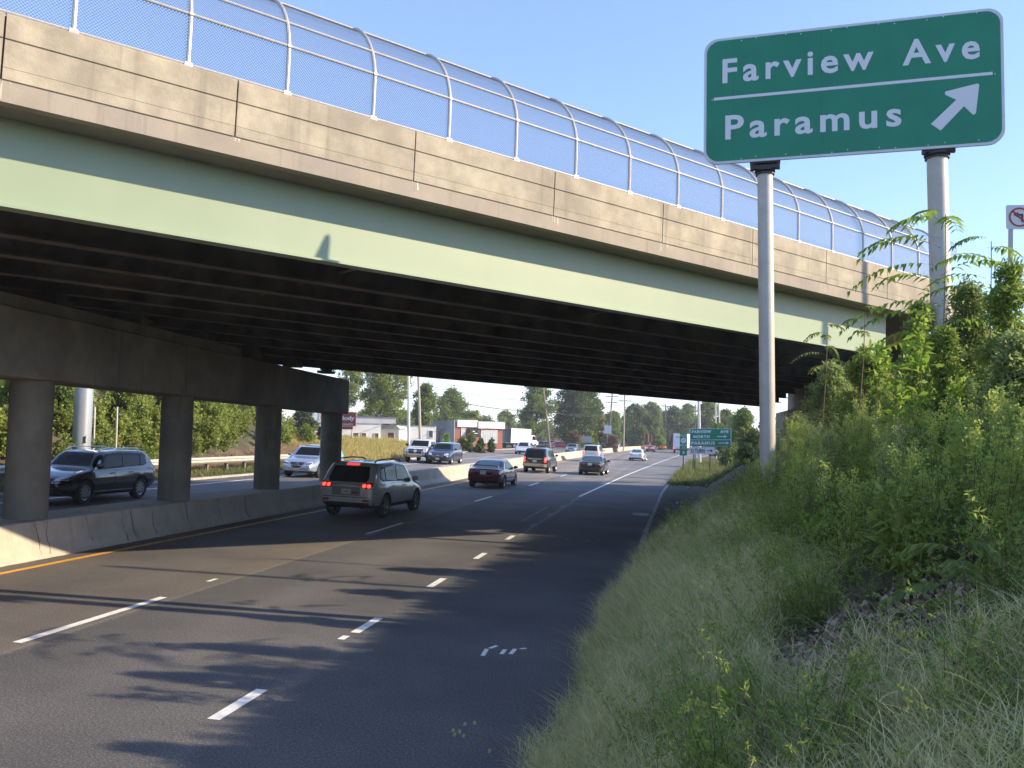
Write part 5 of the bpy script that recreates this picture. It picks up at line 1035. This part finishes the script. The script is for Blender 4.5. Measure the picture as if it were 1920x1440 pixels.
def clump(x, y, s, ph=0): return .5+.5*np.sin(x*s+ph+1.7*np.sin(y*s*.8+ph))*np.cos(y*s*1.1-ph+1.3*np.sin(x*s*.7))
gp = []
for n, ur, yr in ((4600, (-.30, 3.2), (2.0, 7)), (4400, (-.42, 3.0), (7, 13)), (2600, (-.2, 2.4), (13, 20.5))):
    gp.append(gpts(n, ur, yr, lambda x, y, u: (np.hypot(x-DL[0], (y-DL[1])*.8) > .62+.2*np.sin(x*9)) & (u > -.42+.42*clump(x, y, 1.7)) & ((u < 1.2+clump(x, y, 1.5)*1.3) | (y < 4)) & ((y < 15.5) | (u > (y-15.5)*.50))))
gp = np.concatenate(gp); gp[:, 2] += .02
tn = -.02+.55*clump(gp[:, 0], gp[:, 1], 1.9, 1.)*(.5+.5*clump(gp[:, 0], gp[:, 1], 6.1, 2.))+.30*np.exp(-np.clip(gp[:, 0]+.65, 0, 9)/.45)
near = gp[:, 1] < 8
hv = lambda g: 1; Qa, Ta = tufts(gp[near], 13, .12, .38, .0046, .75, tn[near]); Qb, Tb = tufts(gp[~near], 9, .16, .46, .009, .7, tn[~near])
sd_ = gp[rng.random(len(gp)) < .55]; Qc, Tc = tufts(sd_, 3, .26, .50, .0032, 1.1, np.full(len(sd_), .80)); ck_ = gp[(gp[:, 1] > 2.6) & (clump(gp[:, 0], gp[:, 1], 3.3, 5.) > .5)]; cl_ = np.repeat(ck_, 3, 0)+np.stack([rng.normal(0, .08, 3*len(ck_)), rng.normal(0, .08, 3*len(ck_)), rng.uniform(.14, .34, 3*len(ck_))], -1); Qe, Te = tufts(cl_, 4, .08, .20, .0030, 1.6, np.clip(rng.normal(.85, .12, len(cl_)), 0, 1)); wd_ = gp[(rng.random(len(gp)) < .16) & (clump(gp[:, 0], gp[:, 1], 2.6, 3.) > .45)]; Qd, Td = tufts(wd_, 7, .22, .48, .015, .9, np.full(len(wd_), .12))
tag(qmesh('long_grass', np.concatenate([Qa, Qb, Qc, Qd, Qe]), np.concatenate([Ta, Tb, Tc, Td, Te]), L_grass), kind='stuff', label='long pale wispy grass spilling over the kerb', cat='grass')
# --- feathery weeds, as masses
va = [weed(1.65, 10, 26, 7, .060, .017, .20, .19, flower=.6, tb=.05) for _ in range(5)]; vb = [weed(1.65, 9, 24, 6, .075, .024, .17, .17, flower=1.1, tb=.12) for _ in range(5)]; vc = [weed(1.0, 9, 18, 7, .046, .017, .5, .22) for _ in range(4)]
wz = lambda x, y, u: (u > 1.35+.9*clump(x, y, 1.1, 2)+.55*(y < 5.0)+.5*(y > 19)) & (np.hypot(x-DL[0], y-DL[1]) > .75) & (np.hypot(x, y) > 2.6) 
pw = gpts(480, (1.3, 8.5), (1.6, 25), wz); cl = clump(pw[:, 0], pw[:, 1], .8, 4.)
uu = pw[:, 0]-ip(pw[:, 1], K_CURB); hw = .36+.25*rng.random(len(pw))+.72*ss(1.3, 3.4, uu); hw = np.minimum(hw, np.maximum(.35, ((pw[:, 0]+4.0)*.523-pw[:, 2])/1.65))
hw *= np.where(pw[:, 1] < 4.6, .45, 1.)
k = cl > .45
o1, s1 = scatter(va, pw[k], hw[k], 'mugwort', L_grey, m_stem, rng.normal(.10, .1, k.sum())); tag(o1, kind='stuff', label='grey green feathery weeds covering the bank', cat='weeds')
o2, s2 = scatter(vb, pw[~k], hw[~k], 'flowering_weeds', L_weed, m_stem, rng.normal(.18, .12, (~k).sum())); tag(o2, kind='stuff', label='brighter green weeds in flower on the bank', cat='weeds')
pl = gpts(480, (.3, 5), (2.8, 15), lambda x, y, u: (u > .3+1.5*clump(x, y, 1.7)) & (np.hypot(x-DL[0], y-DL[1]) > .6)); o3, s3 = scatter(vc, pl, .35+.45*rng.random(len(pl)), 'low_weeds', L_weed, m_stem, rng.normal(0, .12, len(pl))); tag(o3, kind='stuff', label='low leafy weeds growing through the grass', cat='weeds')
tag(npmesh('weed_stems', np.concatenate([s1, s2, s3]).reshape(-1, 3), np.arange(4*(len(s1)+len(s2)+len(s3))).reshape(-1, 4), m_stem), kind='stuff', label='thin brown stems of the weeds', cat='weeds')
# --- dead leaves
n = 4200; a = rng.uniform(0, 6.283, n); r = .95*np.sqrt(rng.random(n)); x = DL[0]+r*np.cos(a)*1.25; y = DL[1]+r*np.sin(a); p = np.stack([x, y, ground_h(x, y)+rng.uniform(.0, .06, n)], -1)
s = rng.uniform(.03, .075, n); tag(qmesh('dead_leaves', kites(p, rdir(n, .2), rdir(n, 1.2), s, s*.6, fold=.4, droop=.3), rng.random(n), L_dead), kind='stuff', label='heap of curled brown dead leaves in the grass', cat='dead leaves')
# --- individual plants
def plant(name, label, cat, p, parts, group=None, h=1.):
    t = empty(name, p); tag(t, label, cat, group)
    for nm, Q, T, mat in parts: qmesh(nm, Q, T, mat, t)
    return t
def frond(base, az, L, npair, lift=.5, lw=.034, ll=.115):
    o = np.array([math.cos(az), math.sin(az), 0]); s = np.array([-math.sin(az), math.cos(az), 0]); t = np.linspace(0, 1, 9)[:, None]
    P = lambda t: base+o*L*t*(1-.08*t)+np.array([0, 0, 1.])*L*(lift*t-.62*t*t); Q = []; T = []
    for k in range(npair):
        tt = .14+.86*(k+.5)/npair; pt = P(np.array([tt]))[0] if False else P(tt); tg = norm((P(min(tt+.03, 1.03))-P(tt-.03))[None])[0]; sc = (.65+.35*math.sin(math.pi*min(tt*1.05, 1)))*rng.uniform(.85, 1.1)
        for sg in (-1, 1):
            d = norm((s*sg*.9+tg*.35-np.array([0, 0, .28])+rng.normal(0, .10, 3))[None]); Q.append(kites((pt)[None], d, norm(np.array([[0, 0, 1.]])+rng.normal(0, .22, (1, 3))), [ll*sc], [lw*sc], fold=.12, droop=.22)); T.append(rng.uniform(.3, 1.))
    return np.concatenate(Q), np.array(T), P(t)
def sapling(label, px, ytop, Y, nf, fl, mat=L_bright, lk=1., xb=None, H=None, azs=None):
    top = at(px, ytop, Y); x = top[0]; g = float(ground_h(x, Y)); hh = H or top[2]-g; t = empty('sapling', (x, Y, top[2]-hh)); tag(t, label, 'sapling')
    path = np.stack([np.array([.05*math.sin(z*2), 0, z*hh]) for z in np.linspace(0, .985, 10)])[None]; mb = MB(); mb.tube(path[0], [.011*(1-.6*i/9) for i in range(10)], 7); mb.build('stem', M('sapling_stem', (.16, .10, .07), (.22, .15, .10), scale=9, rough=.7), t, smooth=True)
    R = []
    for i in range(nf):
        z = hh*(1-.52*(i/nf)**1.0); az = azs[i] if azs and i < len(azs) else i*2.4+rng.uniform(-.3, .3); q, tn_, rp = frond(np.array([0, 0, z]), az, fl*rng.uniform(.75, 1.1)*(.6+.4*min(1, i/3)), 11, lift=rng.uniform(.25, .55), lw=.034*max(1, fl/.8), ll=.115*max(1, fl/.8)); f = qmesh('frond', q, tn_, mat, t); R.append(rp)
    ss_ = stems_mesh(np.stack(R), .005); npmesh('leaf_stalks', ss_.reshape(-1, 3), np.arange(len(ss_)*4).reshape(-1, 4), m_stem, t); return t
pi = math.pi; BUSH = []
for lb, xc, yt, hw, Y, mt in (('sunlit bush hiding the far end of the parapet', 1725, 548, 52, 12.2, L_weed), ('yellow green brush just right of the right sign post', 1815, 508, 62, 10.5, L_grey), ('highest brush at the right edge below the no left turn sign', 1895, 470, 66, 9.2, L_weed), ('brush below the right edge of the picture', 1905, 600, 60, 7.2, L_grey), ('brush in front of the foot of the right sign post', 1770, 600, 55, 9.6, L_weed)):
    BUSH.append((lb, xc, yt, hw, Y, mt))
sapling('tall sapling with long feathery fronds in front of the right sign post', 1765, 395, 10.3, 15, 1.1, azs=[2.0, 3.3, 4.6, pi-.15, pi+.25, .2, pi-.35, 5.3, pi+.5, .7, pi, pi+.15, -.5, pi-.5, 2.2])
sapling('second frond sapling at the right edge below the no left turn sign', 1850, 446, 9.8, 12, .86, azs=[pi+.2, .3, pi-.4, -.4, 2.2, pi, 1., .2])
sapling('small feathery sapling with bare brown stalks in front of the girder end', 1546, 610, 15.5, 7, .62, mat=L_mid, H=1.7)
sapling('thin sapling with one drooping frond beside the bridge end', 1615, 575, 13.0, 4, .45, mat=L_mid, H=1.5)
sapling('young sapling showing pale fronds low on the bank at the right edge', 1790, 1010, 4.6, 8, .42, mat=L_mid, H=.9)
def broad(label, px, py, H, nst, lL, lW, mat, tb=.1, nbr=10, nlf=3, name='leafy_weed', bl=.16, spread=.25, flower=0.):
    p = ghit(px, py); q, tt, s = weed(H, nst, nbr, nlf, lL, lW, spread, bl, tb=tb, flower=flower); t = plant(name, label, 'weed', p, [('foliage', q, tt, mat)]); npmesh('stems', s.reshape(-1, 3), np.arange(len(s)*4).reshape(-1, 4), m_stem, t); return t
broad('broad leaved dark green weed drooping above the dead leaves', 1690, 1110, .85, 8, .15, .050, L_weed, nbr=16)
broad('bright green leafy weed with small round leaves at mid bank', 1530, 1060, .75, 6, .06, .05, L_bright, nbr=14, nlf=4)
broad('tall bright weed with yellow green leaves below the sapling', 1730, 960, 1.9, 6, .15, .055, L_bright, nbr=22, nlf=4, flower=.6)
broad('big leaved weed left of the brightest weeds', 1600, 985, 1.1, 6, .12, .045, L_weed, nbr=14, nlf=3)
broad('pale jagged leaf weed standing in the grass at the bottom', 1370, 1425, .42, 3, .09, .035, L_bright, nbr=9, nlf=3)
broad('small pale leaf weed in the grass above the dead leaves', 1420, 1150, .40, 4, .07, .04, L_bright, nbr=8, nlf=3)
broad('goldenrod clump with yellow flower heads near the right edge', 1865, 690, 1.5, 7, .09, .026, leafmat('goldenrod_leaf', (.05, .09, .02), (.42, .34, .04), .3), nbr=22, nlf=6, flower=1.2)
# seed stalk leaning over the road at the bottom
p = ghit(985, 1439); t = empty('seed_stalk', (p[0], p[1], p[2]-.05)); tag(t, 'thin green stalk with round seed heads leaning over the asphalt at the bottom', 'weed')
def tipto(px, py, Y): return Vector(at(px, py, Y))-t.location
Yb = p[1]; br = [[(960, 1425), (925, 1395), (900, 1380), (862, 1372)], [(925, 1395), (912, 1372), (890, 1356)], [(962, 1440), (930, 1425), (918, 1408)]]
mb = MB()
for b in br: mb.tube([tipto(x, y, Yb+.0) for x, y in b], .0042, 5)
mb.build('stem', m_stem, t); mb = MB()
for x, y in ((862, 1372), (850, 1370), (890, 1356), (872, 1358), (918, 1408), (853, 1378), (870, 1380)):
    c = tipto(x, y, Yb); mb = MB(); mb.tube([c-Vector((0, 0, .02)), c-Vector((0, 0, .008)), c+Vector((0, 0, .008)), c+Vector((0, 0, .02))], [.004, .017, .015, .004], 7); mb.build('seed_head', M('seed_head', (.30, .33, .12), (.40, .34, .2), scale=30, rough=.8), t)
# --- shrubs and trees: trunk, limbs and a crown of leaves clustered in clumps
def crown(H, rx, z0, nblob, nleaf, ls, lw=.6, shape='round', tvar=.22, airy=.0, flat=1.):
    C = []; Rb = []; nblob = int(nblob*1.7)
    while len(C) < nblob:
        z = rng.uniform(0, 1); a = rng.uniform(0, 6.283)
        prof = {'round': math.sqrt(max(0, 1-(2*z-1)**2))*.95+.05, 'tall': (math.sin(math.pi*min(1, z*.93+.07))**.6), 'cone': 1.02-z, 'bush': math.sqrt(max(0, 1-z*z*.95)), 'vase': .35+.75*math.sin(math.pi*min(1, z*.8+.1))}[shape]
        q = math.sqrt(rng.random()); rb = rng.choice([.34, .26, .20, .14, .11])*rng.uniform(.85, 1.15)*rx*(.75 if shape == 'cone' else 1)
        rr = max(0, rx*prof-rb*.7)*q; C.append((rr*math.cos(a), rr*math.sin(a)*flat, z0+rb*.5+(H-z0-rb*1.2)*z)); Rb.append(rb)
    C = np.array(C); Rb = np.array(Rb); w = Rb**2; w /= w.sum(); ib = rng.choice(nblob, nleaf, p=w); d = rdir(nleaf, .25); r = Rb[ib]*(rng.uniform(.2, 1.25, nleaf)**.6)
    r *= 1+.28*np.sin(d[:, 0]*6+ib)*np.cos(d[:, 1]*7+ib*2)+airy*rng.normal(0, .2, nleaf)
    pos = C[ib]+d*r[:, None]*np.array([1, 1, .85]); ld = norm(d*.5+rdir(nleaf, -.1)); tt = np.clip(.42+rng.normal(0, tvar*.55, nblob)[ib]+rng.normal(0, tvar*.6, nleaf), 0, 1)
    s = ls*rng.uniform(.6, 1.35, nleaf); return kites(pos, ld, norm(d+rdir(nleaf)*.9), s, s*lw), tt, C, Rb
def woody(name, label, cat, p, H, rx, z0, nb, nl, ls, mat, shape='round', tr=.12, group=None, tvar=.22, airy=0., bark=None, lw=.6, lean=(0, 0), flat=1.):
    t = empty(name, (p[0], p[1], float(ground_h(p[0], p[1]))-.1)); tag(t, label, cat, group); Q, T, C, Rb = crown(H, rx, z0, nb, nl, ls, lw, shape, tvar, airy, flat); qmesh('crown', Q, T, mat, t)
    mb = MB(); top = Vector((lean[0], lean[1], H*.80)); mid = Vector((rng.normal(0, .03)*H, rng.normal(0, .03)*H, H*.4)); mb.tube([(0, 0, -.3), mid*.5, mid, (mid+top)*.5, top], [tr*1.15, tr*.95, tr*.75, tr*.5, tr*.15], 8)
    for i in rng.choice(len(C), min(7 if H > 3 else 4, len(C)), replace=False):
        c = Vector(C[i]); z = max(.15, min(c.z*.62, H*.55)); s0 = mid*(z/mid.z) if z < mid.z else mid.lerp(top, (z-mid.z)/(top.z-mid.z)); mb.tube([s0, s0.lerp(c, .5)+Vector((0, 0, -.04*H)), c], [tr*.42, tr*.3, tr*.12], 6)
    mb.build('trunk', bark or m_bark, t, smooth=True); return t
def tree_px(label, xc, ytop, hw, Y, mat, shape='round', nl=6000, nb=34, name='tree', z0f=.28, group=None, airy=0., ybase=None, lw=.65, lsf=1., cat='tree', tr=None, tvar=.22):
    tp = at(xc, ytop, Y); x = tp[0]; g = float(ground_h(x, Y)) if True else 0; H = tp[2]-g; rx = hw*Y/1590*1.02; ls = max(.11, Y*.0023)*lsf; nl = int(nl*1.6)
    return woody(name, label, cat, (x, Y), H, rx, H*z0f, nb, nl, ls, mat, shape, tr=tr or H*.022, group=group, airy=airy, lw=lw, tvar=tvar)
# beyond the far carriageway, left to right
tree_px('tall yellowing tree rising behind the end of the pier cap', 655, 640, 36, 112, L_yel, 'tall', 7500, 46, airy=.5, z0f=.18)
tree_px('large pale green poplar between the body shop and the aluminium pole', 733, 664, 52, 116, L_yel, 'vase', 13000, 70, airy=.6, z0f=.16, lsf=1.1)
tree_px('green tree just behind the wooden lamp pole', 800, 716, 30, 122, L_mid, 'tall', 6500, 40, airy=.5, z0f=.15)
tree_px('spiky topped green tree above the grey side of the brick shop', 848, 728, 44, 165, L_mid, 'tall', 8000, 52, airy=.6, z0f=.1)
tree_px('yellow green tree low behind the brick shop fascia', 884, 768, 34, 175, L_yel, 'round', 5000, 30, airy=.3, z0f=.05)
tree_px('small rounded tree over the right end of the brick shop', 948, 770, 30, 230, L_mid, 'round', 4500, 26, z0f=.05)
tree_px('bushy yellow green tree between the brick shop and the box truck', 935, 795, 20, 190, L_yel, 'bush', 3000, 22, z0f=.05)
tree_px('airy tall tree left of the leaning utility pole', 1008, 706, 36, 168, L_mid, 'tall', 8500, 50, airy=.9, z0f=.2)
tree_px('massive dense dark tree right of the leaning utility pole', 1082, 706, 48, 176, L_dark, 'round', 16000, 80, airy=.3, z0f=.04, tvar=.3)
tree_px('lighter green flank of trees beside the massive dark tree', 1118, 745, 22, 180, L_mid, 'tall', 6000, 34, z0f=.05)
tree_px('drooping tree behind the dark double crossarm pole', 1147, 768, 26, 205, L_mid, 'round', 5000, 34, airy=.4, z0f=.05)
for i, (xc, yt, hw, Y, mt, lb) in enumerate(((1192, 758, 24, 235, L_dark, 'dark green roadside tree right of the pale slim pole'), (1222, 755, 22, 240, L_mid, 'pointed green tree behind the message board'), (1262, 762, 24, 250, L_dark, 'dark tree just left of the white truck'), (1290, 758, 20, 262, L_mid, 'tree rising above the white truck roof'), (1330, 746, 19, 230, L_yel, 'pale green tree behind the two thin pale poles'), (1362, 768, 18, 200, L_mid, 'low green tree right of the two thin pale poles'))):
    tree_px(lb, xc, yt, hw*1.25, Y, mt, 'round', 6500, 60, airy=.5, z0f=.0)
for i, (xc, yt, hw, Y, mt) in enumerate(((905, 781, 30, 300, L_dark), (985, 788, 28, 300, L_mid), (1170, 785, 22, 280, L_yel), (1205, 788, 22, 290, L_mid), (1240, 790, 24, 300, L_yel), (1278, 788, 24, 320, L_mid), (1315, 786, 22, 310, L_dark), (760, 770, 40, 190, L_mid), (690, 768, 36, 170, L_mid), (1020, 790, 26, 290, L_mid), (1385, 775, 24, 190, L_mid))):
    tree_px(('hazy dark tree behind the right end of the brick shop', 'low tree left of the airy tall tree', 'low yellow green tree behind the pale slim pole', 'low tree between the pale slim pole and the message board', 'low yellow tree behind the message board', 'low tree directly behind the white truck', 'dark low tree behind the truck and the green signs', 'broad green tree behind the wooden lamp pole', 'green tree behind the poplar and the body shop', 'low tree behind the leaning utility pole', 'low tree behind the two thin pale poles at the far bend')[i], xc, yt, hw*1.35, Y, mt, 'bush', 4500, 36, z0f=.0, airy=.4)
for lb, xc, yt, hw, Y, mt in (('tawny brown shrub in front of the massive dark tree', 1077, 806, 16, 150, leafmat('tawny_leaf', (.14, .11, .04), (.30, .22, .10), .3)), ('olive shrub right of the tawny shrub', 1106, 806, 16, 155, L_yel), ('rosy brown weeds at the foot of the dark crossarm pole', 1150, 815, 14, 160, leafmat('rosy_leaf', (.14, .09, .06), (.28, .20, .14), .3)), ('tall vine covered stump beside the dark crossarm pole', 1128, 775, 7, 160, leafmat('tawny_leaf', (.14, .11, .04), (.30, .22, .10), .3)),
    ('green shrub against the grey side wall of the brick shop', 838, 812, 11, 113, L_bright), ('yellow flowering bush at the corner of the brick shop', 868, 819, 11, 110, leafmat('yellow_bush', (.12, .16, .02), (.50, .38, .03), .3)), ('round green bush in front of the black awning', 884, 813, 13, 109, L_mid), ('pointed shrub right of the awning bush', 902, 822, 9, 108, L_dark), ('thin shrub below the ribbon windows', 922, 819, 7, 112, L_dark),
    ('dark shrub behind the barrier near the white truck', 1235, 815, 16, 225, L_yel)):
    tree_px(lb, xc, yt, hw, Y, mt, 'bush', 1800, 16, name='shrub', z0f=.0, cat='shrub')
tree_px('clipped bushy juniper between the third and last columns', 570, 757, 33, 74, L_con, 'bush', 9000, 60, name='juniper', z0f=.0, lw=.35, cat='conifer')
tree_px('dark spruce behind the third column', 470, 738, 34, 78, L_dark, 'cone', 7000, 60, name='spruce', z0f=.0, lw=.3, cat='conifer')
tree_px('purple leaved shrub beside the juniper', 601, 799, 9, 72, leafmat('purple_leaf', (.06, .02, .03), (.18, .09, .10), .3), 'bush', 1500, 14, name='shrub', z0f=0, cat='shrub')
# right hand side past the overpass
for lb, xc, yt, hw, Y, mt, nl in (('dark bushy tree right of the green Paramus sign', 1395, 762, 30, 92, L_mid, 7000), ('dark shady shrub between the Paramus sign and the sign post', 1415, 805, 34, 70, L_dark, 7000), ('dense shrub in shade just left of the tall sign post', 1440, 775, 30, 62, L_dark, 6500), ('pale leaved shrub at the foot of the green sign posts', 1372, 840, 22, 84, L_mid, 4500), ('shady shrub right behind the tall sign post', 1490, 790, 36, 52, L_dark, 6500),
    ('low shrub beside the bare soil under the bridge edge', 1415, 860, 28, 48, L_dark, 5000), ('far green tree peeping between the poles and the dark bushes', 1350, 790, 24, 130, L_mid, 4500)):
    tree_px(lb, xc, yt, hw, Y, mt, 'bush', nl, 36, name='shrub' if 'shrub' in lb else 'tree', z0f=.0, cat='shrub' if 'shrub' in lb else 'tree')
for lb, xc, yt, hw, Y, mt, nl in (('tall grey green bush covering the bridge end', 1560, 668, 62, 17, L_grey, 15000), ('lower grey green bush left of the bridge end', 1500, 765, 48, 21, L_grey, 10000), ('dark green bush filling the corner under the parapet', 1625, 640, 60, 14.5, L_weed, 14000), ('round dark bush low beside the tall sign post', 1470, 850, 50, 24, L_weed, 9000), ('leafy bush on the slope below the tall sign post', 1400, 930, 40, 27, L_weed, 6500)):
    tree_px(lb, xc, yt, hw, Y, mt, 'bush', nl, 60, name='bush', z0f=.0, cat='bush', lsf=.55, lw=.4, tr=.03, airy=.6)
for lb, xc, yt, hw, Y, mt in BUSH: tree_px(lb, xc, yt, hw, Y, mt, 'bush', 9000, 60, name='bush', z0f=.0, cat='bush', lsf=.50, lw=.35, tr=.03, airy=.7)
# grass on the verge past the soil
pv = gpts(5200, (.1, 6), (51, 110), lambda x, y, u: u < 6); Q, T = tufts(pv, 7, .25, .6, .03, .7, .25+.3*clump(pv[:, 0], pv[:, 1], .8)); tag(qmesh('verge_grass', Q, T, leafmat('verge_grass_blade', (.07, .12, .02), (.26, .27, .09), .3)), kind='stuff', label='green verge grass around the sign posts past the overpass', cat='grass')
# far verge: strip of grass, dry straw bank, thicket above
pv = gpts(2600, (.1, 2.6), (15, 60), lambda x, y, u: u > -99, ud=False); pv[:, 0] = ip(pv[:, 1], K_LEFT)-pv[:, 0]; pv[:, 2] = ground_h(pv[:, 0], pv[:, 1]); Q, T = tufts(pv, 7, .12, .35, .02, .8, .3+.3*clump(pv[:, 0], pv[:, 1], 1)); tag(qmesh('verge_grass', Q, T, leafmat('verge_grass_blade', (.07, .12, .02), (.26, .27, .09), .3)), kind='stuff', label='thin grass strip in front of the guard rail', cat='grass')
pv = gpts(3600, (2.0, 6.0), (12, 62), lambda x, y, u: u < 3.0+.10*np.clip(y-34, 0, 30), ud=False); pv[:, 0] = ip(pv[:, 1], K_LEFT)-pv[:, 0]; pv[:, 2] = ground_h(pv[:, 0], pv[:, 1]); Q, T = tufts(pv, 9, .2, .5, .022, .9, .2+.6*clump(pv[:, 0], pv[:, 1], 1)); tag(qmesh('dry_grass', Q, T, L_dry), kind='stuff', label='dry pinkish straw on the bank behind the guard rail', cat='grass')
pv = gpts(9000, (.2, 26), (56, 104), lambda x, y, u: u > .2, ud=False); pv[:, 0] = ip(pv[:, 1], K_LEFT)-pv[:, 0]; pv[:, 2] = ground_h(pv[:, 0], pv[:, 1]); Q, T = tufts(pv, 8, .3, .75, .035, .8, np.clip(1.0-.045*(ip(pv[:, 1], K_LEFT)-pv[:, 0])+.3*(clump(pv[:, 0], pv[:, 1], .5)-.5), 0, 1)); tag(qmesh('field_grass', Q, T, L_field), kind='stuff', label='sunlit yellow grass below the body shop', cat='grass')
vk = [weed(2.4, 7, 20, 6, .24, .13, .25, .40, tb=.05) for _ in range(5)]
pv = gpts(340, (2.8, 14), (14, 62), lambda x, y, u: (u > 2.8+1.0*clump(u, y, .6)+.10*np.clip(y-36, 0, 30)), ud=False); pv[:, 0] = ip(pv[:, 1], K_LEFT)-pv[:, 0]; pv[:, 2] = ground_h(pv[:, 0], pv[:, 1])
o4, s4 = scatter(vk, pv, .55+.5*rng.random(len(pv)), 'bank_thicket', L_yel, m_stem, rng.normal(.12, .2, len(pv))); tag(o4, kind='stuff', label='sunlit thicket covering the bank behind the pier', cat='thicket')
tag(npmesh('thicket_stems', s4.reshape(-1, 3), np.arange(len(s4)*4).reshape(-1, 4), m_stem), kind='stuff', label='thin stems of the bank thicket', cat='thicket')
for i, (px, yt, Y, hw, mt, lb) in enumerate(((40, 690, 31, 50, L_mid, 'green shrub behind the nearest column at the left edge'), (118, 700, 35, 50, L_mid, 'shrub behind the thick gantry post'), (250, 690, 39, 50, L_yel, 'sunny shrub above the black SUV'), (270, 800, 40, 26, L_mid, 'low shrub beside the second column'), (395, 700, 46, 42, L_yel, 'yellow green shrub between the second and third columns'), (440, 770, 53, 28, L_bright, 'bright shrub spilling down the bank left of the third column'), (190, 785, 35, 38, L_mid, 'green shrub behind the two thin sign posts'), (385, 805, 47, 26, L_grey, 'grey green shrub above the dry straw'))):
    tree_px(lb, px, yt, hw, Y, mt, 'bush', 6500, 44, name='shrub', z0f=.0, cat='shrub', lsf=1.2)
# scrub on the crest beyond the right edge; two nearer ones added for shade
for i, (x, y, H, rx, lb) in enumerate(((9.5, 7.5, 2.2, 2.0, 'nearest shrub on the bank crest beyond the right edge'), (10.2, 11.0, 2.3, 2.0, 'second shrub on the bank crest beyond the right edge'), (9.6, 3.0, 2.2, 2.0, 'shrub beside the camera on the bank crest'), (10.5, 14.5, 2.2, 1.9, 'shrub on the crest level with the sign'), (7.6, 4.6, 1.9, 1.9, 'unseen shrub added outside the right edge to shade the near weeds'), (7.0, 2.2, 1.9, 1.8, 'unseen shrub added outside the lower right corner for shade'), (10.5, 18.8, 2.2, 1.8, 'shrub on the crest near the bridge end'))):
    woody('shrub', lb, 'shrub', (x, y), H, rx, 0, 40, 9000, .17, L_weed, 'bush', tr=.05)

# ---------------------------------------------------------------- summer haze between us and the far trees
hz = MB(); hz.box((0, 450, 12), (1220, 1520, 30)); m_h = bpy.data.materials.new('haze_air'); m_h.use_nodes = True; hn = m_h.node_tree; hn.nodes.remove(hn.nodes['Principled BSDF'])
pv_ = hn.nodes.new('ShaderNodeVolumePrincipled'); pv_.inputs['Color'].default_value = (.86, .90, 1, 1); pv_.inputs['Density'].default_value = .00045; hn.links.new(pv_.outputs[0], hn.nodes['Material Output'].inputs['Volume'])
tag(hz.build('haze', m_h), kind='stuff')
